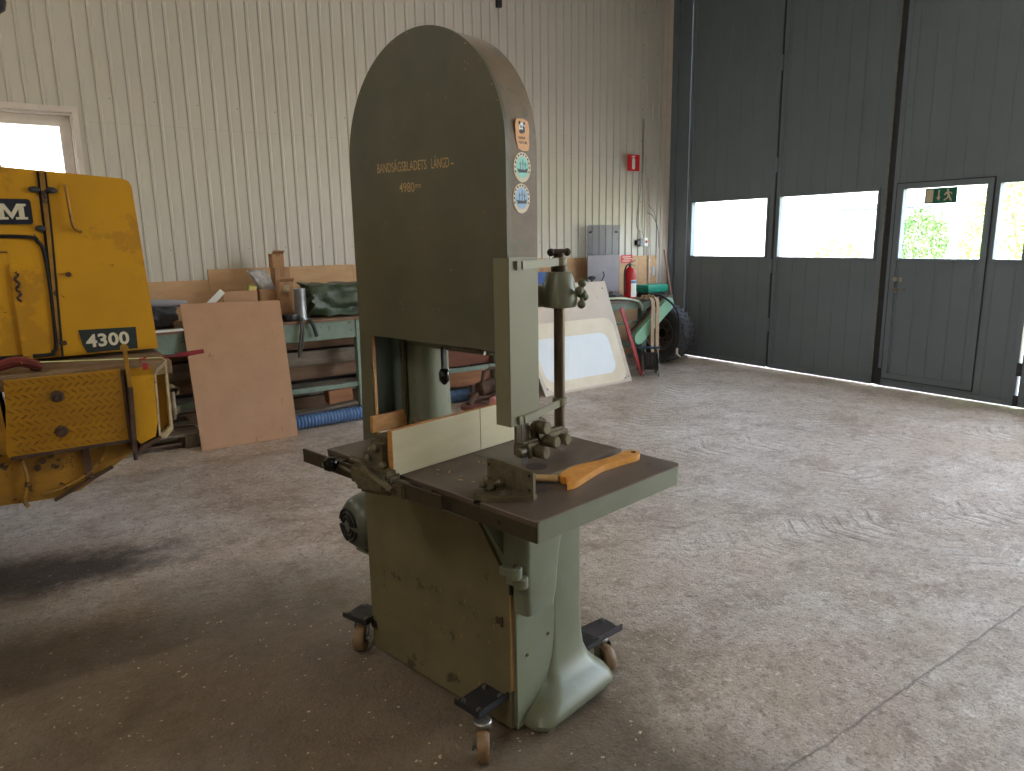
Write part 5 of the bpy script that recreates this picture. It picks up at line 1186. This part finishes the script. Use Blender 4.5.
b = bm_(); cyl(b, c - ax * .13 + Vector((0, 0, .16)), c + ax * .13 + Vector((0, 0, .16)), .014); obj('carry_handle', b, mat('blue_grip', (50, 70, 96), rough=.5), cr_, world=True)
# big tyre with rim
ty = thing('tractor_tyre', 'large old tractor tyre on its rim standing in the corner by the grey gate', 'tyre', (6.83, 6.5, 0), 0)
tax = Vector((.985, .17, 0)).normalized(); tcen = Vector((6.83, 6.50, .378))
b = bm_(); tyre(b, tcen, tax, .36, .26, .2, 30); obj('tyre_carcass', b, mat('dusty_tyre_rubber', (84, 84, 88), (62, 62, 66), 8, .75, bump=.2), ty, 30, world=True)
b = bm_(); lathe(b, [(.035, -.04), (.06, -.045), (.15, -.02), (.185, -.1), (.205, -.125), (.215, -.125), (.2, -.08), (.19, .1), (.03, .1)], tcen, tax, 36); rm = obj('rim', b, mat('dusty_rim_steel', (150, 140, 132), (110, 96, 86), 10, .5, .4), ty, 40, world=True)
b = bm_(); fa, fb2, _ = frame_of(tax); cyl(b, tcen - tax * .05, tcen + tax * .01, .055, seg=20)
for k in range(6): p = tcen + (fa * math.cos(k * R(60)) + fb2 * math.sin(k * R(60))) * .1; cyl(b, p - tax * .045, p - tax * .02, .012, seg=10)
obj('hub_hole', b, GAP, rm, world=True)
b = bm_(); lathe(b, [(.213, -.128), (.219, -.13), (.22, -.122)], tcen, tax, 40, close=True); obj('rim_ring', b, ZINC, rm, world=True)

# small dark fittings high on the long wall
b = bm_(); box(b, 4.645, 4.70, YB - .05, YB, 4.04, 4.35, .006); tag(obj('wall_conduit_box', b, BLACKM), 'small black fitting high on the corrugated wall above the saw', 'fitting')
b = bm_(); tube(b, smooth_path([(.085, 4.6, ZC), (.085, 4.6, 3.8), (.085, 4.6, 2.84)]), .008, 6); lathe(b, [(.01, .1), (.05, .09), (.06, .04), (.05, .0), (.01, -.03)], (.082, 4.6, 2.75), seg=20); tag(obj('pendant_switch', b, mat('navy_black', (20, 22, 34), rough=.4), smooth=40), 'dark pendant control hanging at the top left edge of the photo', 'pendant')

# wood chips and crumbs on the concrete
random.seed(11); b = bm_()
for k in range(2600):
    u = random.random()
    if u < .45: x, y = random.uniform(-.6, 1.9), random.uniform(.9, 4.6)
    elif u < .8: x, y = random.uniform(1.2, 4.2), random.uniform(.3, 4.2)
    else: x, y = random.uniform(2, 7.2), random.uniform(1.5, 5.9)
    l = random.uniform(.0015, .006) * (1.5 if random.random() < .06 else 1); w_ = l * random.uniform(.25, .8); a = random.uniform(0, 6.28); h = random.uniform(.001, .003)
    d = Vector((math.cos(a), math.sin(a), 0)) * l; e = Vector((-math.sin(a), math.cos(a), 0)) * w_; c = Vector((x, y, .0003))
    A = [b.verts.new(c + d * i + e * j) for i, j in ((-1, -1), (1, -1), (1, 1), (-1, 1))]; T = b.verts.new(c + Vector((0, 0, h)) + d * .3)
    for i in range(4): b.faces.new((A[i], A[(i + 1) % 4], T))
tag(obj('wood_chips', b, CHIP), 'scattered wood chips and crumbs over the dusty concrete floor', 'wood chips', kind='stuff')
b = bm_(); random.seed(5)
for k in range(14):
    x, y = random.uniform(.6, .8), random.uniform(-.18, 0); p = SW @ Vector((x, y, ZTB)); bar(b, p, p + Vector((random.uniform(-.012, .012), random.uniform(-.012, .012), .002)), .004, .0015)
tag(obj('wood_shavings', b, WOODL), 'few pale shavings on the saw table beside the mitre gauge', 'shavings', kind='stuff')

# ================================================================== OUTSIDE
b = bm_(); box(b, 7.5, 80, -40, 60, -.2, -.03); struct('ground_outside', b, ASPH)
b = bm_(); box(b, -30, 7.49, 7.3, 60, -.2, -.03); struct('ground_behind', b, ASPH)
b = bm_(); box(b, 14, 25, 7.4, 10.0, -.03, .02); box(b, 12, 40, -8, 2.0, -.03, .03); tag(obj('grass_verge', b, GRASSM), 'weedy strip in the yard outside the gate windows', 'verge', kind='stuff')
bd2 = thing('white_building', 'white building with dark windows across the yard, seen through the gate windows', 'building', (30, 22, 0))
b = bm_(); box(b, 27, 34, 4.5, 40, -.03, 7, .05); obj('wall', b, RENDER_, bd2, world=True)
b = bm_(); box(b, 26.5, 34.5, 4, 40.5, 7, 7.3, .05); obj('roof', b, GREYM, bd2, world=True)
for y, z, w_, h in ((17.8, 2.5, .7, .62), (15.7, 2.52, .75, .22), (13.6, 2.52, .75, .22), (22.5, 2.5, .7, .62), (29, 3, 1.2, 1.6), (35, 3, 1.2, 1.6)):
    b = bm_(); box(b, 26.93, 27.02, y - w_, y + w_, z - h / 2, z + h / 2); f = obj('window', b, PGLASS, bd2, world=True)
    b = bm_(); box(b, 26.9, 26.94, y - .05, y + .05, z - h / 2, z + h / 2); box(b, 26.9, 26.94, y - w_, y + w_, z - .03, z + .03); obj('glazing_bar', b, RENDER_, f, world=True)
def shrub(name, c, r, n, ma, lab, seed):
    random.seed(seed); b = bm_(); c = Vector(c)
    t = thing(name, lab, 'shrub', (c.x, c.y, 0), 0, 'shrubs in the yard')
    for k in range(n):
        while True:
            p = Vector((random.uniform(-1, 1), random.uniform(-1, 1), random.uniform(-1, 1)))
            if p.length < 1: break
        p = p.normalized() * (p.length ** .4)
        p = Vector((c.x + p.x * r[0], c.y + p.y * r[1], max(.02, c.z + p.z * r[2]))) + Vector((0, 0, noise.noise(Vector((p.x * 2, p.y * 2, seed))) * .3))
        a = Vector((random.uniform(-1, 1), random.uniform(-1, 1), random.uniform(-.6, 1))).normalized(); q = a.cross(Vector((random.random(), random.random(), random.random()))).normalized(); s_ = random.uniform(.04, .08)
        V = [b.verts.new(p - a * s_), b.verts.new(p + q * s_ * .4), b.verts.new(p + a * s_), b.verts.new(p - q * s_ * .4)]; b.faces.new(V)
    bmc = b
    me = bpy.data.meshes.new('foliage'); bmc.to_mesh(me); bmc.free(); me.materials.append(ma); me.transform(Matrix.Translation((-c.x, -c.y, 0)))
    o = bpy.data.objects.new('foliage', me); COL.objects.link(o); o.parent = t
    b = bm_()
    for k in range(5): a = k * 1.3; tube(b, [(0, 0, 0), (.3 * r[0] * math.cos(a), .3 * r[1] * math.sin(a), c.z), (.5 * r[0] * math.cos(a), .5 * r[1] * math.sin(a), c.z + r[2] * .5)], .03, 6)
    obj('stem', b, GREYW, t)
shrub('shrub', (15.5, 5.5, 1.1), (1.3, 1.35, 1.8), 7000, LEAF, 'bright green shrub at the right of the wicket door window and in the last window', 1)
shrub('shrub', (24.0, 11.9, 1.2), (1.0, .75, 1.1), 4500, LEAFD, 'darker shrub across the yard, below the exit sign', 3)
shrub('weeds', (24.0, 14.7, .6), (1.0, .75, .75), 2200, FLOWER, 'orange-tinged weeds in the yard, in the second gate window', 4)

# ================================================================== LIGHT
wd = bpy.data.worlds.new('sky'); S.world = wd; wd.use_nodes = True; nt = wd.node_tree; bg_ = nt.nodes['Background']
sk = nt.nodes.new('ShaderNodeTexSky'); sk.sky_type = 'NISHITA'; sk.sun_elevation = R(48); sk.sun_rotation = R(215); sk.sun_disc = False; sk.air_density = 1.2; sk.dust_density = 3
hs = nt.nodes.new('ShaderNodeHueSaturation'); hs.inputs['Saturation'].default_value = .55; nt.links.new(sk.outputs[0], hs.inputs['Color']); nt.links.new(hs.outputs[0], bg_.inputs[0]); bg_.inputs[1].default_value = 2.5
sun = bpy.data.lights.new('sun', 'SUN'); sun.energy = 14; sun.angle = R(1); sun.color = (1, .95, .88)
so_ = bpy.data.objects.new('sun', sun); COL.objects.link(so_); so_.rotation_euler = Vector((-.5, -.35, .8)).to_track_quat('Z', 'Y').to_euler()
def portal(y0, y1, z0, z1, x=XD + .12):
    l = bpy.data.lights.new('daylight_portal', 'AREA'); l.shape = 'RECTANGLE'; l.size = y1 - y0; l.size_y = z1 - z0; l.cycles.is_portal = True
    o = bpy.data.objects.new('daylight_portal', l); COL.objects.link(o); o.location = (x, (y0 + y1) / 2, (z0 + z1) / 2)
    o.matrix_world = fmat((x, (y0 + y1) / 2, (z0 + z1) / 2), (0, 1, 0), (0, 0, 1)) @ Matrix.Rotation(math.pi, 4, 'Y')
for a, c in ((5.45, 6.62), (4.12, 5.31), (3.1, 3.885), (2.76, 3.02), (1.45, 2.6)): portal(a, c, 1.325, 2.03)
for a, c in ((-5.6, -4.6), (-4.3, -3.3)): portal(a, c, 1.2, 2.4)
portal(-2.55, 1.26, 0, 3.62)
S.view_settings.view_transform = 'Standard'; S.view_settings.look = 'None'; S.view_settings.exposure = .3; S.view_settings.gamma = 1
S.view_settings.use_curve_mapping = False
